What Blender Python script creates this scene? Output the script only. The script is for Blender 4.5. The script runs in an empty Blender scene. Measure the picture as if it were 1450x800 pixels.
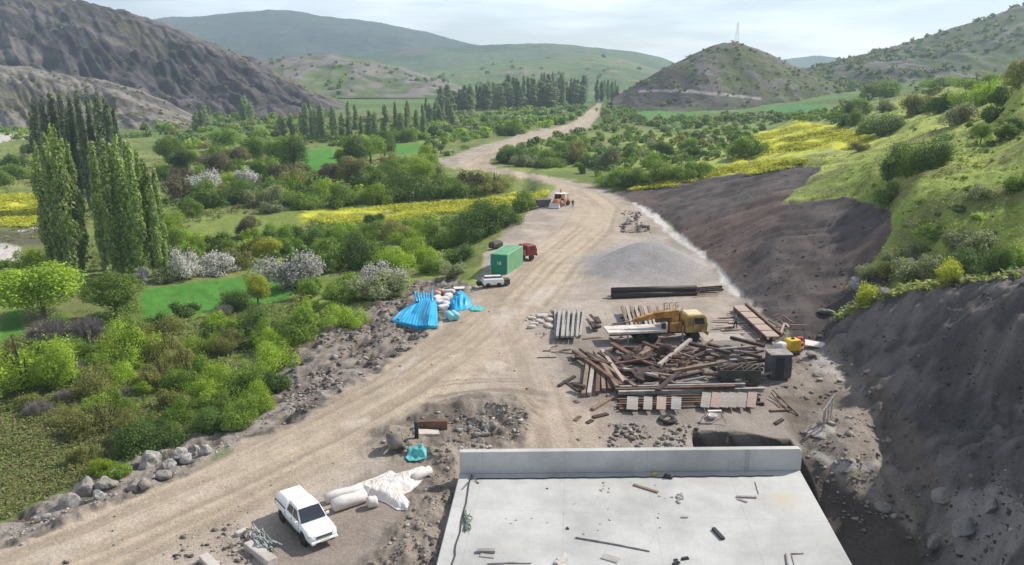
import bpy, bmesh, math, random
import numpy as np
from mathutils import Vector, Matrix
random.seed(7)
rng = np.random.default_rng(7)
S = bpy.context.scene
COL = S.collection
R = math.radians

# ------------------------------------------------------------------ camera and site calibration
# drone at 26.5 m over the site (site level z = 0), looking along +Y, pitched down
CAMH, F, UC, VC = 26.5, 1150.0, 725.0, 400.0
PIT = math.atan(295.0 / F)
CP, SP = math.cos(PIT), math.sin(PIT)

def ray(u, v):
    dx = (np.asarray(u, float) - UC) / F
    dy = (VC - np.asarray(v, float)) / F
    return dx, CP + dy * SP, -SP + dy * CP

def unproj(u, v, z=0.0):
    dx, dY, dz = ray(u, v)
    t = (z - CAMH) / dz
    return dx * t, dY * t

def proj(x, y, z):
    zz = np.asarray(z, float) - CAMH
    dep = np.asarray(y, float) * CP - zz * SP
    up = np.asarray(y, float) * SP + zz * CP
    dep = np.maximum(dep, 0.05)
    return UC + F * np.asarray(x, float) / dep, VC - F * up / dep

def at_dist(u, v, D):
    """point on the sight line of (u,v) at ground distance Y = D"""
    dx, dY, dz = ray(u, v)
    t = D / dY
    return dx * t, dY * t, CAMH + dz * t

# ------------------------------------------------------------------ noise
_perm = np.random.default_rng(3).permutation(256)
_perm = np.concatenate([_perm, _perm])
_rv = np.random.default_rng(4).random(256) * 2 - 1

def vn(x, y, seed=0):
    x = np.asarray(x, float) + seed * 17.31; y = np.asarray(y, float) - seed * 9.77
    xi = np.floor(x).astype(np.int64); yi = np.floor(y).astype(np.int64)
    fx = x - xi; fy = y - yi
    fx = fx * fx * fx * (fx * (fx * 6 - 15) + 10); fy = fy * fy * fy * (fy * (fy * 6 - 15) + 10)
    X = xi & 255; Y = yi & 255; X1 = (X + 1) & 255; Y1 = (Y + 1) & 255
    a = _rv[_perm[_perm[X] + Y]]; b = _rv[_perm[_perm[X1] + Y]]
    c = _rv[_perm[_perm[X] + Y1]]; d = _rv[_perm[_perm[X1] + Y1]]
    return (a + (b - a) * fx) * (1 - fy) + (c + (d - c) * fx) * fy

def fbm(x, y, o=4, seed=0, gain=0.5):
    s = 0; a = 1; n = 0
    for i in range(o):
        s = s + a * vn(x, y, seed + i * 3); n += a
        x = x * 2.03 + 1.7; y = y * 2.03 - 3.1; a *= gain
    return s / n

def ridged(x, y, o=3, seed=0):
    s = 0; a = 1; n = 0
    for i in range(o):
        s = s + a * (1 - 2 * np.abs(vn(x, y, seed + i * 5))); n += a
        x = x * 2.1; y = y * 2.1; a *= 0.5
    return s / n

def sst(a, b, x):
    t = np.clip((x - a) / (b - a), 0, 1)
    return t * t * (3 - 2 * t)

def poly_sd(px, py, poly):
    """signed distance (positive inside) of points to a polygon"""
    P = np.array(poly, float); n = len(P)
    d = np.full(px.shape, 1e9); ins = np.zeros(px.shape, bool)
    for i in range(n):
        ax, ay = P[i]; bx, by = P[(i + 1) % n]
        ex, ey = bx - ax, by - ay
        L = ex * ex + ey * ey + 1e-9
        t = np.clip(((px - ax) * ex + (py - ay) * ey) / L, 0, 1)
        d = np.minimum(d, np.hypot(px - ax - t * ex, py - ay - t * ey))
        if ay != by:
            c = ((ay > py) != (by > py)) & (px < (bx - ax) * (py - ay) / (by - ay) + ax)
            ins ^= c
    return np.where(ins, d, -d)

def line_sd(px, py, pts):
    """signed side distance and running length along a polyline"""
    P = np.array(pts, float)
    best = np.full(px.shape, 1e9); sd = np.zeros(px.shape); al = np.zeros(px.shape); acc = 0.0
    for i in range(len(P) - 1):
        ax, ay = P[i]; ex, ey = P[i + 1] - P[i]
        L = math.hypot(ex, ey)
        t = np.clip(((px - ax) * ex + (py - ay) * ey) / (L * L), 0, 1)
        dd = np.hypot(px - ax - t * ex, py - ay - t * ey)
        m = dd < best
        cr = ((px - ax) * ey - (py - ay) * ex) / L
        best = np.where(m, dd, best); sd = np.where(m, np.sign(cr) * dd, sd); al = np.where(m, acc + t * L, al)
        acc += L
    return sd, al

# ------------------------------------------------------------------ object helpers
def tag(o, label=None, cat=None, group=None, kind=None):
    if label: o['label'] = label
    if cat: o['category'] = cat
    if group: o['group'] = group
    if kind: o['kind'] = kind
    return o

def mesh_np(name, verts, faces, mats=(), smooth=False, col=None, mat_idx=None):
    me = bpy.data.meshes.new(name)
    verts = np.asarray(verts, np.float32)
    faces = np.asarray(faces, np.int32)
    n, k = faces.shape
    me.vertices.add(len(verts)); me.vertices.foreach_set('co', verts.ravel())
    me.loops.add(n * k); me.loops.foreach_set('vertex_index', faces.ravel())
    me.polygons.add(n)
    me.polygons.foreach_set('loop_start', np.arange(0, n * k, k, dtype=np.int32))
    me.polygons.foreach_set('loop_total', np.full(n, k, np.int32))
    if smooth: me.polygons.foreach_set('use_smooth', np.ones(n, bool))
    if mat_idx is not None: me.polygons.foreach_set('material_index', np.asarray(mat_idx, np.int32))
    if col is not None:
        at = me.color_attributes.new('Col', 'FLOAT_COLOR', 'POINT')
        c = np.ones((len(verts), 4), np.float32); c[:, :3] = col
        at.data.foreach_set('color', c.ravel())
    for m in mats: me.materials.append(m)
    me.update(); me.validate()
    return me

def link(name, me, parent=None, loc=None):
    o = bpy.data.objects.new(name, me); COL.objects.link(o)
    if parent: o.parent = parent
    if loc is not None: o.location = loc
    return o

def empty(name, loc, rz=0.0, label=None, cat=None, group=None):
    o = bpy.data.objects.new(name, None); COL.objects.link(o)
    o.location = loc; o.rotation_euler = (0, 0, rz); o.empty_display_size = 0.3
    return tag(o, label, cat, group)

def copy_tree(o, parent=None):
    c = o.copy(); COL.objects.link(c)
    if parent: c.parent = parent
    for ch in list(o.children): copy_tree(ch, c)
    return c

class MB:
    """collects boxes, bars and tubes into one mesh"""
    def __init__(s): s.v = []; s.f = []
    def add(s, vs, fs, M=None):
        b = len(s.v)
        for p in vs:
            p = Vector(p)
            s.v.append(tuple(M @ p) if M is not None else tuple(p))
        s.f += [tuple(i + b for i in f) for f in fs]
        return s
    def box(s, c, d, rot=(0, 0, 0), taper=1.0):
        M = Matrix.Translation(c) @ Matrix.Rotation(rot[2], 4, 'Z') @ Matrix.Rotation(rot[1], 4, 'Y') @ Matrix.Rotation(rot[0], 4, 'X')
        x, y, z = d[0] / 2, d[1] / 2, d[2] / 2; t = taper
        vs = [(-x, -y, -z), (x, -y, -z), (x, y, -z), (-x, y, -z), (-x * t, -y * t, z), (x * t, -y * t, z), (x * t, y * t, z), (-x * t, y * t, z)]
        return s.add(vs, [(3, 2, 1, 0), (4, 5, 6, 7), (0, 1, 5, 4), (1, 2, 6, 5), (2, 3, 7, 6), (3, 0, 4, 7)], M)
    def bar(s, a, b, w, h, up=(0, 0, 1)):
        a = Vector(a); b = Vector(b); d = (b - a).normalized(); u = Vector(up)
        if abs(d.dot(u)) > 0.98: u = Vector((1, 0, 0))
        sx = d.cross(u).normalized() * w / 2; sy = sx.cross(d).normalized() * h / 2
        vs = [a - sx - sy, a + sx - sy, a + sx + sy, a - sx + sy, b - sx - sy, b + sx - sy, b + sx + sy, b - sx + sy]
        return s.add(vs, [(0, 1, 2, 3), (7, 6, 5, 4), (0, 4, 5, 1), (1, 5, 6, 2), (2, 6, 7, 3), (3, 7, 4, 0)])
    def tube(s, pts, r, n=8, cap=True):
        pts = [Vector(p) for p in pts]; rs = r if isinstance(r, (list, tuple)) else [r] * len(pts)
        vs = []; fs = []
        for i, p in enumerate(pts):
            d = (pts[min(i + 1, len(pts) - 1)] - pts[max(i - 1, 0)]).normalized()
            u = Vector((0, 0, 1)) if abs(d.z) < 0.95 else Vector((1, 0, 0))
            a = d.cross(u).normalized(); b = a.cross(d)
            for k in range(n):
                t = 2 * math.pi * k / n
                vs.append(p + (a * math.cos(t) + b * math.sin(t)) * rs[i])
        for i in range(len(pts) - 1):
            for k in range(n):
                q = (k + 1) % n
                fs.append((i * n + k, i * n + q, (i + 1) * n + q, (i + 1) * n + k))
        if cap:
            fs.append(tuple(range(n))); fs.append(tuple(range((len(pts) - 1) * n, len(pts) * n))[::-1])
        return s.add(vs, fs)
    def pipe(s, a, b, ro, ri, n=14):
        a = Vector(a); b = Vector(b); d = (b - a).normalized()
        u = Vector((0, 0, 1)) if abs(d.z) < 0.95 else Vector((1, 0, 0))
        e = d.cross(u).normalized(); g = e.cross(d); vs = []; fs = []
        for (p, r) in ((a, ro), (b, ro), (b, ri), (a, ri)):
            for k in range(n):
                t = 2 * math.pi * k / n; vs.append(p + (e * math.cos(t) + g * math.sin(t)) * r)
        for i in range(4):
            j = (i + 1) % 4
            for k in range(n):
                q = (k + 1) % n; fs.append((i * n + k, i * n + q, j * n + q, j * n + k))
        return s.add(vs, fs)
    def lathe(s, prof, c=(0, 0, 0), n=18, axis='Z'):
        vs = []; fs = []; c = Vector(c)
        for (r, z) in prof:
            for k in range(n):
                t = 2 * math.pi * k / n; x, y = r * math.cos(t), r * math.sin(t)
                p = (x, y, z) if axis == 'Z' else ((x, z, y) if axis == 'Y' else (z, x, y))
                vs.append(c + Vector(p))
        for i in range(len(prof) - 1):
            for k in range(n):
                q = (k + 1) % n; fs.append((i * n + k, i * n + q, (i + 1) * n + q, (i + 1) * n + k))
        if prof[0][0] > 1e-4: fs.append(tuple(range(n)))
        if prof[-1][0] > 1e-4: fs.append(tuple(range((len(prof) - 1) * n, len(prof) * n)))
        return s.add(vs, fs)
    def loft(s, rings, cap=True):
        n = len(rings[0]); vs = [p for r in rings for p in r]; fs = []
        for i in range(len(rings) - 1):
            for k in range(n):
                q = (k + 1) % n; fs.append((i * n + k, i * n + q, (i + 1) * n + q, (i + 1) * n + k))
        if cap:
            fs.append(tuple(range(n))[::-1]); fs.append(tuple(range((len(rings) - 1) * n, len(rings) * n)))
        return s.add(vs, fs)
    def build(s, name, mat, parent=None, loc=None, smooth=False, bevel=0.0, auto=None):
        me = bpy.data.meshes.new(name); me.from_pydata(s.v, [], s.f)
        bm = bmesh.new(); bm.from_mesh(me); bmesh.ops.recalc_face_normals(bm, faces=bm.faces); bm.to_mesh(me); bm.free()
        me.materials.append(mat)
        o = link(name, me, parent, loc)
        if smooth: me.polygons.foreach_set('use_smooth', [True] * len(me.polygons))
        if bevel:
            b = o.modifiers.new('bevel', 'BEVEL'); b.width = bevel; b.segments = 2; b.limit_method = 'ANGLE'
            b.angle_limit = R(40)
        return o

# ------------------------------------------------------------------ materials
def nmat(name):
    m = bpy.data.materials.new(name); m.use_nodes = True
    nt = m.node_tree; b = nt.nodes['Principled BSDF']
    return m, nt, b

def nd(nt, t, **kw):
    n = nt.nodes.new(t)
    for k, v in kw.items():
        if hasattr(n, k): setattr(n, k, v)
        else: n.inputs[k].default_value = v
    return n

def mat(name, rgb, rough=0.7, metal=0.0, var=0.25, scale=1.5, dirt=None, dirt_amt=0.5, bump=0.0, spec=0.3, coat=0.0):
    """procedural: base colour broken by two noises, optional dirt colour patches"""
    m, nt, b = nmat(name); L = nt.links
    tc = nd(nt, 'ShaderNodeTexCoord')
    n1 = nd(nt, 'ShaderNodeTexNoise'); n1.inputs['Scale'].default_value = scale; n1.inputs['Detail'].default_value = 6
    n1.inputs['Roughness'].default_value = 0.65
    L.new(tc.outputs['Object'], n1.inputs['Vector'])
    mr = nd(nt, 'ShaderNodeMapRange'); mr.inputs['To Min'].default_value = 1 - var; mr.inputs['To Max'].default_value = 1 + var
    mr.inputs['From Min'].default_value = 0.3; mr.inputs['From Max'].default_value = 0.7
    L.new(n1.outputs['Fac'], mr.inputs['Value'])
    mul = nd(nt, 'ShaderNodeMix', data_type='RGBA', blend_type='MULTIPLY'); mul.inputs['Factor'].default_value = 1
    mul.inputs['A'].default_value = (*rgb, 1)
    cc = nd(nt, 'ShaderNodeCombineColor')
    for i in range(3): L.new(mr.outputs['Result'], cc.inputs[i])
    L.new(cc.outputs['Color'], mul.inputs['B'])
    out = mul.outputs['Result']
    if dirt:
        n2 = nd(nt, 'ShaderNodeTexNoise'); n2.inputs['Scale'].default_value = scale * 0.6; n2.inputs['Detail'].default_value = 8
        L.new(tc.outputs['Object'], n2.inputs['Vector'])
        m2 = nd(nt, 'ShaderNodeMapRange'); m2.inputs['From Min'].default_value = 0.48; m2.inputs['From Max'].default_value = 0.62
        m2.inputs['To Max'].default_value = dirt_amt
        L.new(n2.outputs['Fac'], m2.inputs['Value'])
        mx = nd(nt, 'ShaderNodeMix', data_type='RGBA'); mx.inputs['B'].default_value = (*dirt, 1)
        L.new(m2.outputs['Result'], mx.inputs['Factor']); L.new(out, mx.inputs['A']); out = mx.outputs['Result']
    L.new(out, b.inputs['Base Color'])
    b.inputs['Roughness'].default_value = rough; b.inputs['Metallic'].default_value = metal
    b.inputs['Specular IOR Level'].default_value = spec
    if coat: b.inputs['Coat Weight'].default_value = coat; b.inputs['Coat Roughness'].default_value = 0.08
    if bump:
        bp = nd(nt, 'ShaderNodeBump'); bp.inputs['Strength'].default_value = 0.6; bp.inputs['Distance'].default_value = bump
        L.new(n1.outputs['Fac'], bp.inputs['Height']); L.new(bp.outputs['Normal'], b.inputs['Normal'])
    return m

def ground_mat(name, sc=1.0, bump=0.08, var=0.3, far=False):
    m, nt, b = nmat(name); L = nt.links
    at = nd(nt, 'ShaderNodeVertexColor'); at.layer_name = 'Col'
    tc = nd(nt, 'ShaderNodeTexCoord')
    n1 = nd(nt, 'ShaderNodeTexNoise'); n1.inputs['Scale'].default_value = 0.55 * sc; n1.inputs['Detail'].default_value = 9; n1.inputs['Roughness'].default_value = 0.72
    n2 = nd(nt, 'ShaderNodeTexNoise'); n2.inputs['Scale'].default_value = 4.5 * sc; n2.inputs['Detail'].default_value = 5; n2.inputs['Roughness'].default_value = 0.7
    for n in (n1, n2): L.new(tc.outputs['Object'], n.inputs['Vector'])
    ad = nd(nt, 'ShaderNodeMath', operation='ADD'); L.new(n1.outputs['Fac'], ad.inputs[0]); L.new(n2.outputs['Fac'], ad.inputs[1])
    mr = nd(nt, 'ShaderNodeMapRange'); mr.inputs['From Min'].default_value = 0.7; mr.inputs['From Max'].default_value = 1.3
    mr.inputs['To Min'].default_value = 1 - var; mr.inputs['To Max'].default_value = 1 + var
    L.new(ad.outputs[0], mr.inputs['Value'])
    cc = nd(nt, 'ShaderNodeCombineColor')
    for i in range(3): L.new(mr.outputs['Result'], cc.inputs[i])
    mul = nd(nt, 'ShaderNodeMix', data_type='RGBA', blend_type='MULTIPLY'); mul.inputs['Factor'].default_value = 1
    L.new(at.outputs['Color'], mul.inputs['A']); L.new(cc.outputs['Color'], mul.inputs['B'])
    L.new(mul.outputs['Result'], b.inputs['Base Color'])
    b.inputs['Roughness'].default_value = 0.95; b.inputs['Specular IOR Level'].default_value = 0.15
    bp = nd(nt, 'ShaderNodeBump'); bp.inputs['Strength'].default_value = 0.7; bp.inputs['Distance'].default_value = bump
    L.new(ad.outputs[0], bp.inputs['Height']); L.new(bp.outputs['Normal'], b.inputs['Normal'])
    return m
# ------------------------------------------------------------------ world, sun, camera
SUN_AZ, SUN_EL = R(60), R(42)          # azimuth clockwise from +Y (view direction)
w = bpy.data.worlds.new('World'); S.world = w; w.use_nodes = True
nt = w.node_tree; bg = nt.nodes['Background']
sky = nd(nt, 'ShaderNodeTexSky', sky_type='NISHITA'); sky.sun_disc = False
sky.sun_elevation = SUN_EL; sky.sun_rotation = SUN_AZ; sky.altitude = 900; sky.dust_density = 1.6; sky.air_density = 1.0
tc = nd(nt, 'ShaderNodeTexCoord'); mp = nd(nt, 'ShaderNodeMapping'); mp.inputs['Scale'].default_value = (1.0, 1.0, 7.0)
nz = nd(nt, 'ShaderNodeTexNoise'); nz.inputs['Scale'].default_value = 2.6; nz.inputs['Detail'].default_value = 7; nz.inputs['Roughness'].default_value = 0.55
nt.links.new(tc.outputs['Generated'], mp.inputs['Vector']); nt.links.new(mp.outputs['Vector'], nz.inputs['Vector'])
cr = nd(nt, 'ShaderNodeMapRange'); cr.inputs['From Min'].default_value = 0.42; cr.inputs['From Max'].default_value = 0.62; cr.inputs['To Min'].default_value = 0.34; cr.inputs['To Max'].default_value = 0.95
nt.links.new(nz.outputs['Fac'], cr.inputs['Value'])
mx = nd(nt, 'ShaderNodeMix', data_type='RGBA'); mx.inputs['B'].default_value = (16.6, 17.3, 18.0, 1)
# clouds thicken towards the horizon
sxz = nd(nt, 'ShaderNodeSeparateXYZ'); nt.links.new(tc.outputs['Generated'], sxz.inputs[0])
el_ = nd(nt, 'ShaderNodeMapRange'); el_.inputs['From Min'].default_value = 0.05; el_.inputs['From Max'].default_value = 0.5; el_.inputs['To Min'].default_value = 1.0; el_.inputs['To Max'].default_value = 0.26
nt.links.new(sxz.outputs['Z'], el_.inputs['Value'])
mm_ = nd(nt, 'ShaderNodeMath', operation='MULTIPLY'); nt.links.new(cr.outputs['Result'], mm_.inputs[0]); nt.links.new(el_.outputs['Result'], mm_.inputs[1])
nt.links.new(mm_.outputs[0], mx.inputs['Factor']); nt.links.new(sky.outputs['Color'], mx.inputs['A'])
nt.links.new(mx.outputs['Result'], bg.inputs['Color']); bg.inputs['Strength'].default_value = 0.085

sl = bpy.data.lights.new('sun', 'SUN'); sl.energy = 5.0; sl.angle = R(0.6); sl.color = (1.0, 0.94, 0.84)
so = bpy.data.objects.new('sun', sl); COL.objects.link(so)
sd = Vector((math.sin(SUN_AZ) * math.cos(SUN_EL), math.cos(SUN_AZ) * math.cos(SUN_EL), math.sin(SUN_EL)))
so.rotation_euler = sd.to_track_quat('Z', 'Y').to_euler(); so.location = (60, 40, 120)

cam = bpy.data.cameras.new('camera'); co = bpy.data.objects.new('camera', cam); COL.objects.link(co)
co.location = (0, 0, CAMH); co.rotation_euler = (math.pi / 2 - PIT, 0, 0)
cam.sensor_width = 36; cam.sensor_fit = 'HORIZONTAL'; cam.lens = F / 1450 * 36; cam.clip_end = 20000; cam.clip_start = 0.5
S.camera = co
S.view_settings.view_transform = 'Standard'; S.view_settings.look = 'None'; S.view_settings.gamma = 1; S.view_settings.exposure = 0.24
S.render.engine = 'CYCLES'
S.cycles.max_bounces = 5; S.cycles.diffuse_bounces = 3; S.cycles.volume_bounces = 0; S.cycles.transparent_max_bounces = 8
S.cycles.use_denoising = True

# ------------------------------------------------------------------ terrain
LINES = [
 # far road, road edge, site
 [(850,148,0),(835,165,0),(815,180,0),(760,192,0),(700,212,0),(650,232,0),(700,245,0),(760,255,0),(800,265,0),(835,290,0)],
 [(-200,850,-.3),(0,778,-.3),(150,718,-.2),(300,652,-.1),(420,592,0),(520,532,0.1),(600,482,0.1),(640,440,0.1),(680,405,0),(690,360,0),(735,312,0),(772,280,0),(790,262,0)],
 [(870,275,0),(910,305,0),(950,335,0),(1050,420,0),(1120,470,0),(1170,520,-.3),(1200,570,-.6)],
 [(780,330,0),(850,340,0),(900,385,0),(1000,420,0)], [(700,480,0),(850,470,0),(1000,480,0),(1080,500,0)],
 [(780,560,0),(900,560,0),(1050,560,0)], [(500,640,0),(300,740,0),(100,830,0)], [(450,720,0),(560,690,.1),(630,650,.2)],
 [(600,760,.3),(450,800,0),(200,900,0),(560,950,.2)], [(640,660,.3),(620,720,.3),(600,800,.3),(580,900,.3)],
 [(760,720,-1.2),(1000,720,-1.6),(900,800,-1.6),(760,850,-1),(1100,800,-3)],
 [(1140,650,-2),(1200,660,-1.6),(1235,640,-1.2),(1215,605,-.9)], [(1170,720,-4.2),(1225,760,-5.2),(1280,800,-5.6),(1250,860,-6)],
 [(1250,690,-2.6),(1275,720,-3.6),(1310,770,-4.8)],
 # left lowland
 [(-200,800,-1.6),(0,742,-1.6),(80,702,-1.6),(180,655,-1.6),(290,610,-1.7),(385,545,-1.9),(420,500,-2),(455,470,-1.9),(530,420,-1.8),(590,392,-2),(650,368,-2.2),(672,330,-2.2),(705,300,-2.2),(750,276,-2)],
 [(-200,700,-2.2),(0,650,-2.2),(150,600,-2.6),(300,560,-2.8)], [(-200,560,-3),(0,540,-3),(200,500,-3),(350,450,-3)],
 [(-200,440,-3),(0,440,-3),(200,400,-3),(400,390,-3),(500,360,-3),(600,320,-3),(680,295,-2.6)],
 [(-200,330,-3),(0,320,-3),(200,310,-3),(400,300,-3),(560,290,-3),(740,268,-2)],
 [(-200,250,-3),(0,250,-3),(200,240,-3),(400,240,-3),(560,250,-2.5),(620,240,-1)],
 [(-200,205,-3),(0,205,-3),(300,200,-3),(500,200,-2.5),(650,200,-1.5)],
 [(-200,178,-3),(0,178,-3),(300,172,-3),(500,172,-2),(700,175,-1)],
 [(-200,150,-3),(100,150,-3),(400,150,-2),(700,152,-1),(760,150,0)],
 [(-200,125,-3),(300,128,-2),(600,130,0),(850,130,1),(1100,130,8)],
 # right of the road, valley
 [(900,240,0),(850,225,0),(800,215,0),(860,195,0.5),(960,200,1),(900,170,0)], [(1000,165,1),(1100,165,3),(1050,190,3)],[(950,150,0),(1050,152,2)],
 [(890,272,.6),(905,266,1.2),(950,258,2.5),(1000,252,4),(1060,242,6),(1110,233,8),(1165,238,9.5)],
 [(950,235,1.5),(1020,222,3.5),(1080,212,5.5)],
 [(1160,240,9.4),(1135,262,7.6),(1100,290,6.8),(1160,285,7.8),(1215,280,9),(1258,298,9),(1258,330,7.8),(1242,358,6),(1205,395,3),(1165,435,1)],
 [(1030,330,3),(1100,350,4.2),(1150,390,2.6)], [(960,290,2),(1040,290,4.4)],
 [(1200,240,11),(1300,262,13),(1450,240,16),(1450,300,13),(1350,320,11),(1300,340,8.4),(1250,395,4.6)],
 [(1178,455,.8),(1212,436,3),(1250,422,5),(1300,408,6.8),(1350,401,8),(1450,390,10),(1640,370,14)],
 [(1262,404,4.4),(1350,386,7.0),(1450,373,9.4),(1640,345,13)],
 [(1215,520,.0),(1232,560,-.3),(1262,650,-1.9),(1300,722,-3.4)], [(1290,480,4),(1400,480,7),(1500,480,9)], [(1350,560,2.5),(1450,560,4.2),(1640,560,8)],
 [(1330,650,0),(1400,650,1.6),(1500,650,4)], [(1400,730,-.6),(1450,700,1.2),(1640,720,5)], [(1380,800,-2.6),(1450,800,.4),(1640,850,4)], [(1300,900,-6),(1450,920,-.5)],
 [(1450,180,19),(1300,200,14),(1200,210,9),(1100,200,6.5),(1200,180,11),(1300,160,16),(1400,170,18),(1450,140,22),(1640,140,26),(1640,240,20)],
 [(1350,130,21),(1250,135,15),(1200,150,11),(1120,172,6)], [(1450,118,25),(1300,120,20),(1640,112,28)], [(-200,1100,0),(725,1100,-1),(1640,1100,3)],
]
cp = []
for ln in LINES:
    for (a, b_) in zip(ln[:-1], ln[1:]):
        n = max(1, int(math.hypot(b_[0] - a[0], b_[1] - a[1]) / 30))
        for k in range(n):
            t = k / n; cp.append([a[i] + (b_[i] - a[i]) * t for i in range(3)])
    cp.append(list(ln[-1]))
cp = np.array(cp)
wx, wy = unproj(cp[:, 0], cp[:, 1], cp[:, 2])
cu, cv = proj(wx, wy, 0 * wx)
_, kidx = np.unique(np.round(np.stack([cu, cv], 1) / 4), axis=0, return_index=True)
cu, cv, cz = cu[kidx], cv[kidx], cp[kidx, 2]
def _phi(du, dv): return np.sqrt(du * du + dv * dv + 9.0)
A = _phi(cu[:, None] - cu[None], cv[:, None] - cv[None]) + np.eye(len(cu)) * -0.5
m0 = cz.mean(); wts = np.linalg.solve(A, cz - m0)

NU, NV = 900, 600
gu = np.linspace(-190, 1640, NU)
# rows: even in photograph rows near, slightly denser far
tv = np.linspace(0, 1, NV)
gv = 1080 + (112.5 - 1080) * (1 - (1 - tv) ** 1.25)
GU, GV = np.meshgrid(gu, gv)
Z = np.empty(GU.size); fu = GU.ravel(); fv = GV.ravel()
for i in range(0, fu.size, 20000):
    Z[i:i + 20000] = _phi(fu[i:i + 20000, None] - cu[None], fv[i:i + 20000, None] - cv[None]) @ wts
Z = (Z + m0).reshape(GU.shape)
X, Y = unproj(GU, GV, 0.0)
PU, PV = proj(X, Y, Z)                    # where each ground point shows, for the ground-cover map
far = np.clip(Y / 400, 0, 1)

# ground-cover polygons (outlines of what lies on the ground)
def soft(poly, e=3.0, na=5.0, ns=0.35, seed=1):
    P = np.array(poly); pad = 30
    m = (PU > P[:, 0].min() - pad) & (PU < P[:, 0].max() + pad) & (PV > P[:, 1].min() - pad) & (PV < P[:, 1].max() + pad)
    wv = np.zeros(PU.shape)
    if m.any():
        s = poly_sd(PU[m], PV[m], poly)
        sc = np.clip((PV[m] - 100) / 300, 0.15, 1.2)
        s = s + na * sc * fbm(X[m] * ns, Y[m] * ns, 4, seed)
        wv[m] = sst(-e * sc, e * sc, s)
    return wv

SITE = [(-220,880),(-220,862),(0,776),(150,716),(300,650),(420,590),(515,530),(590,480),(636,440),(676,405),(690,360),(732,313),(772,281),(790,262),(740,251),(690,243),(640,238),(612,232),(655,216),(700,202),(750,187),(800,178),(826,165),(842,150),(852,146),(848,165),(835,180),(800,190),(755,199),(715,212),(690,228),(705,238),(760,247),(810,256),(845,264),(880,276),(925,303),(985,352),(1052,415),(1090,440),(1130,478),(1175,520),(1215,575),(1240,640),(1275,700),(1300,760),(1290,900),(1200,1090),(-220,1090)]
GAP = [(1100,448),(1165,425),(1200,388),(1262,392),(1258,408),(1222,432),(1190,462),(1175,482),(1128,484)]
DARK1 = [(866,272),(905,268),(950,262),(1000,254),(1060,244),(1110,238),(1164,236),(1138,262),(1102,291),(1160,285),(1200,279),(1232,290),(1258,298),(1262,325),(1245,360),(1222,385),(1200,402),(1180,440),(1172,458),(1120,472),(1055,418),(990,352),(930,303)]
DARK2 = [(1174,456),(1215,434),(1250,420),(1300,406),(1350,399),(1450,388),(1660,366),(1660,1100),(1290,1100),(1300,790),(1290,730),(1262,660),(1238,580),(1205,520),(1170,480)]
MUD = [(1090,470),(1172,466),(1222,520),(1252,590),(1276,660),(1300,730),(1230,760),(1160,700),(1135,630),(1100,560)]
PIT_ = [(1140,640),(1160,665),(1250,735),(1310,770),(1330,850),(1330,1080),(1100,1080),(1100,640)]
NOTCH = [(1102,291),(1138,262),(1164,236),(1200,245),(1215,280),(1160,286)]
RUB_L = [(300,650),(420,592),(520,532),(602,482),(640,442),(672,408),(640,395),(590,398),(552,425),(500,445),(455,475),(415,505),(392,545),(300,612),(180,660),(60,712),(0,745),(-200,800),(-200,862),(0,776),(150,716)]
GRV_L = [(-200,862),(0,772),(150,712),(300,646),(420,585),(520,525),(500,512),(400,570),(300,628),(150,698),(0,755),(-200,830)]
BERM = [(520,640),(545,610),(580,590),(640,575),(700,568),(745,570),(750,600),(735,632),(650,640),(645,690),(620,800),(600,900),(430,900),(540,780),(600,700),(610,660),(560,650)]
HEAP = [(820,372),(870,350),(930,340),(975,365),(1010,395),(960,405),(870,400),(840,392)]
FIELDS = [([(200,425),(205,412),(260,402),(340,392),(400,398),(430,402),(400,425),(330,440),(260,450),(200,450)], (.075,.21,.032)),
          ([(0,455),(25,438),(40,470),(0,480)], (.07,.2,.03)),
          ([(428,212),(470,208),(478,232),(440,245),(428,236)], (.075,.22,.035)), ([(555,206),(600,203),(605,215),(560,220)], (.09,.22,.04)),
          ([(900,160),(950,152),(1000,154),(980,165),(920,172)], (.09,.2,.05)), ([(1085,152),(1160,148),(1180,156),(1110,164)], (.08,.22,.07)),
          ([(240,330),(330,305),(420,300),(440,318),(380,330),(300,338)], (.17,.22,.05))]
YEL = [[(415,308),(470,297),(560,291),(660,286),(745,273),(776,272),(768,290),(720,298),(640,302),(560,312),(470,318)],
       [(-60,280),(62,274),(68,305),(40,322),(-60,318)],
       [(892,270),(925,256),(985,243),(1060,232),(1110,226),(1150,224),(1120,238),(1060,250),(1000,258),(940,266)],
       [(1075,190),(1130,174),(1180,180),(1245,198),(1225,210),(1150,216),(1085,222),(1040,228),(1050,210)]]
WHITE = [(890,281),(902,283),(930,303),(955,326),(1000,356),(1030,386),(1053,418),(1042,419),(1003,374),(958,340),(926,313)]

W_site = soft(SITE, 3, 9); W_d1 = soft(DARK1, 2.5, 7, .3, 2); W_d2 = soft(DARK2, 4, 9, .3, 3); W_d1 = np.maximum(W_d1, soft(GAP, 3, 8, .3, 5)); W_mud = soft(MUD, 8, 16, .3, 4)
W_not = soft(NOTCH, 3, 8, .3, 5) * 0
W_rub = soft(RUB_L, 4, 12, .3, 6); W_grv = soft(GRV_L, 5, 10, .3, 7); W_berm = soft(BERM, 8, 18, .3, 8); W_heap = soft(HEAP, 14, 10, .2, 9)
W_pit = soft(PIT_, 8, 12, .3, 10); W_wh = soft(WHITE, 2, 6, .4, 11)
W_f = [soft(p, 2.5, 5, .15, 12 + i) for i, (p, c) in enumerate(FIELDS)]
W_y = [soft(p, 4, 15, .12, 22 + i) for i, p in enumerate(YEL)]
W_bare = np.clip(W_d1 + W_d2 + W_site + W_rub + W_mud, 0, 1)

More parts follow.
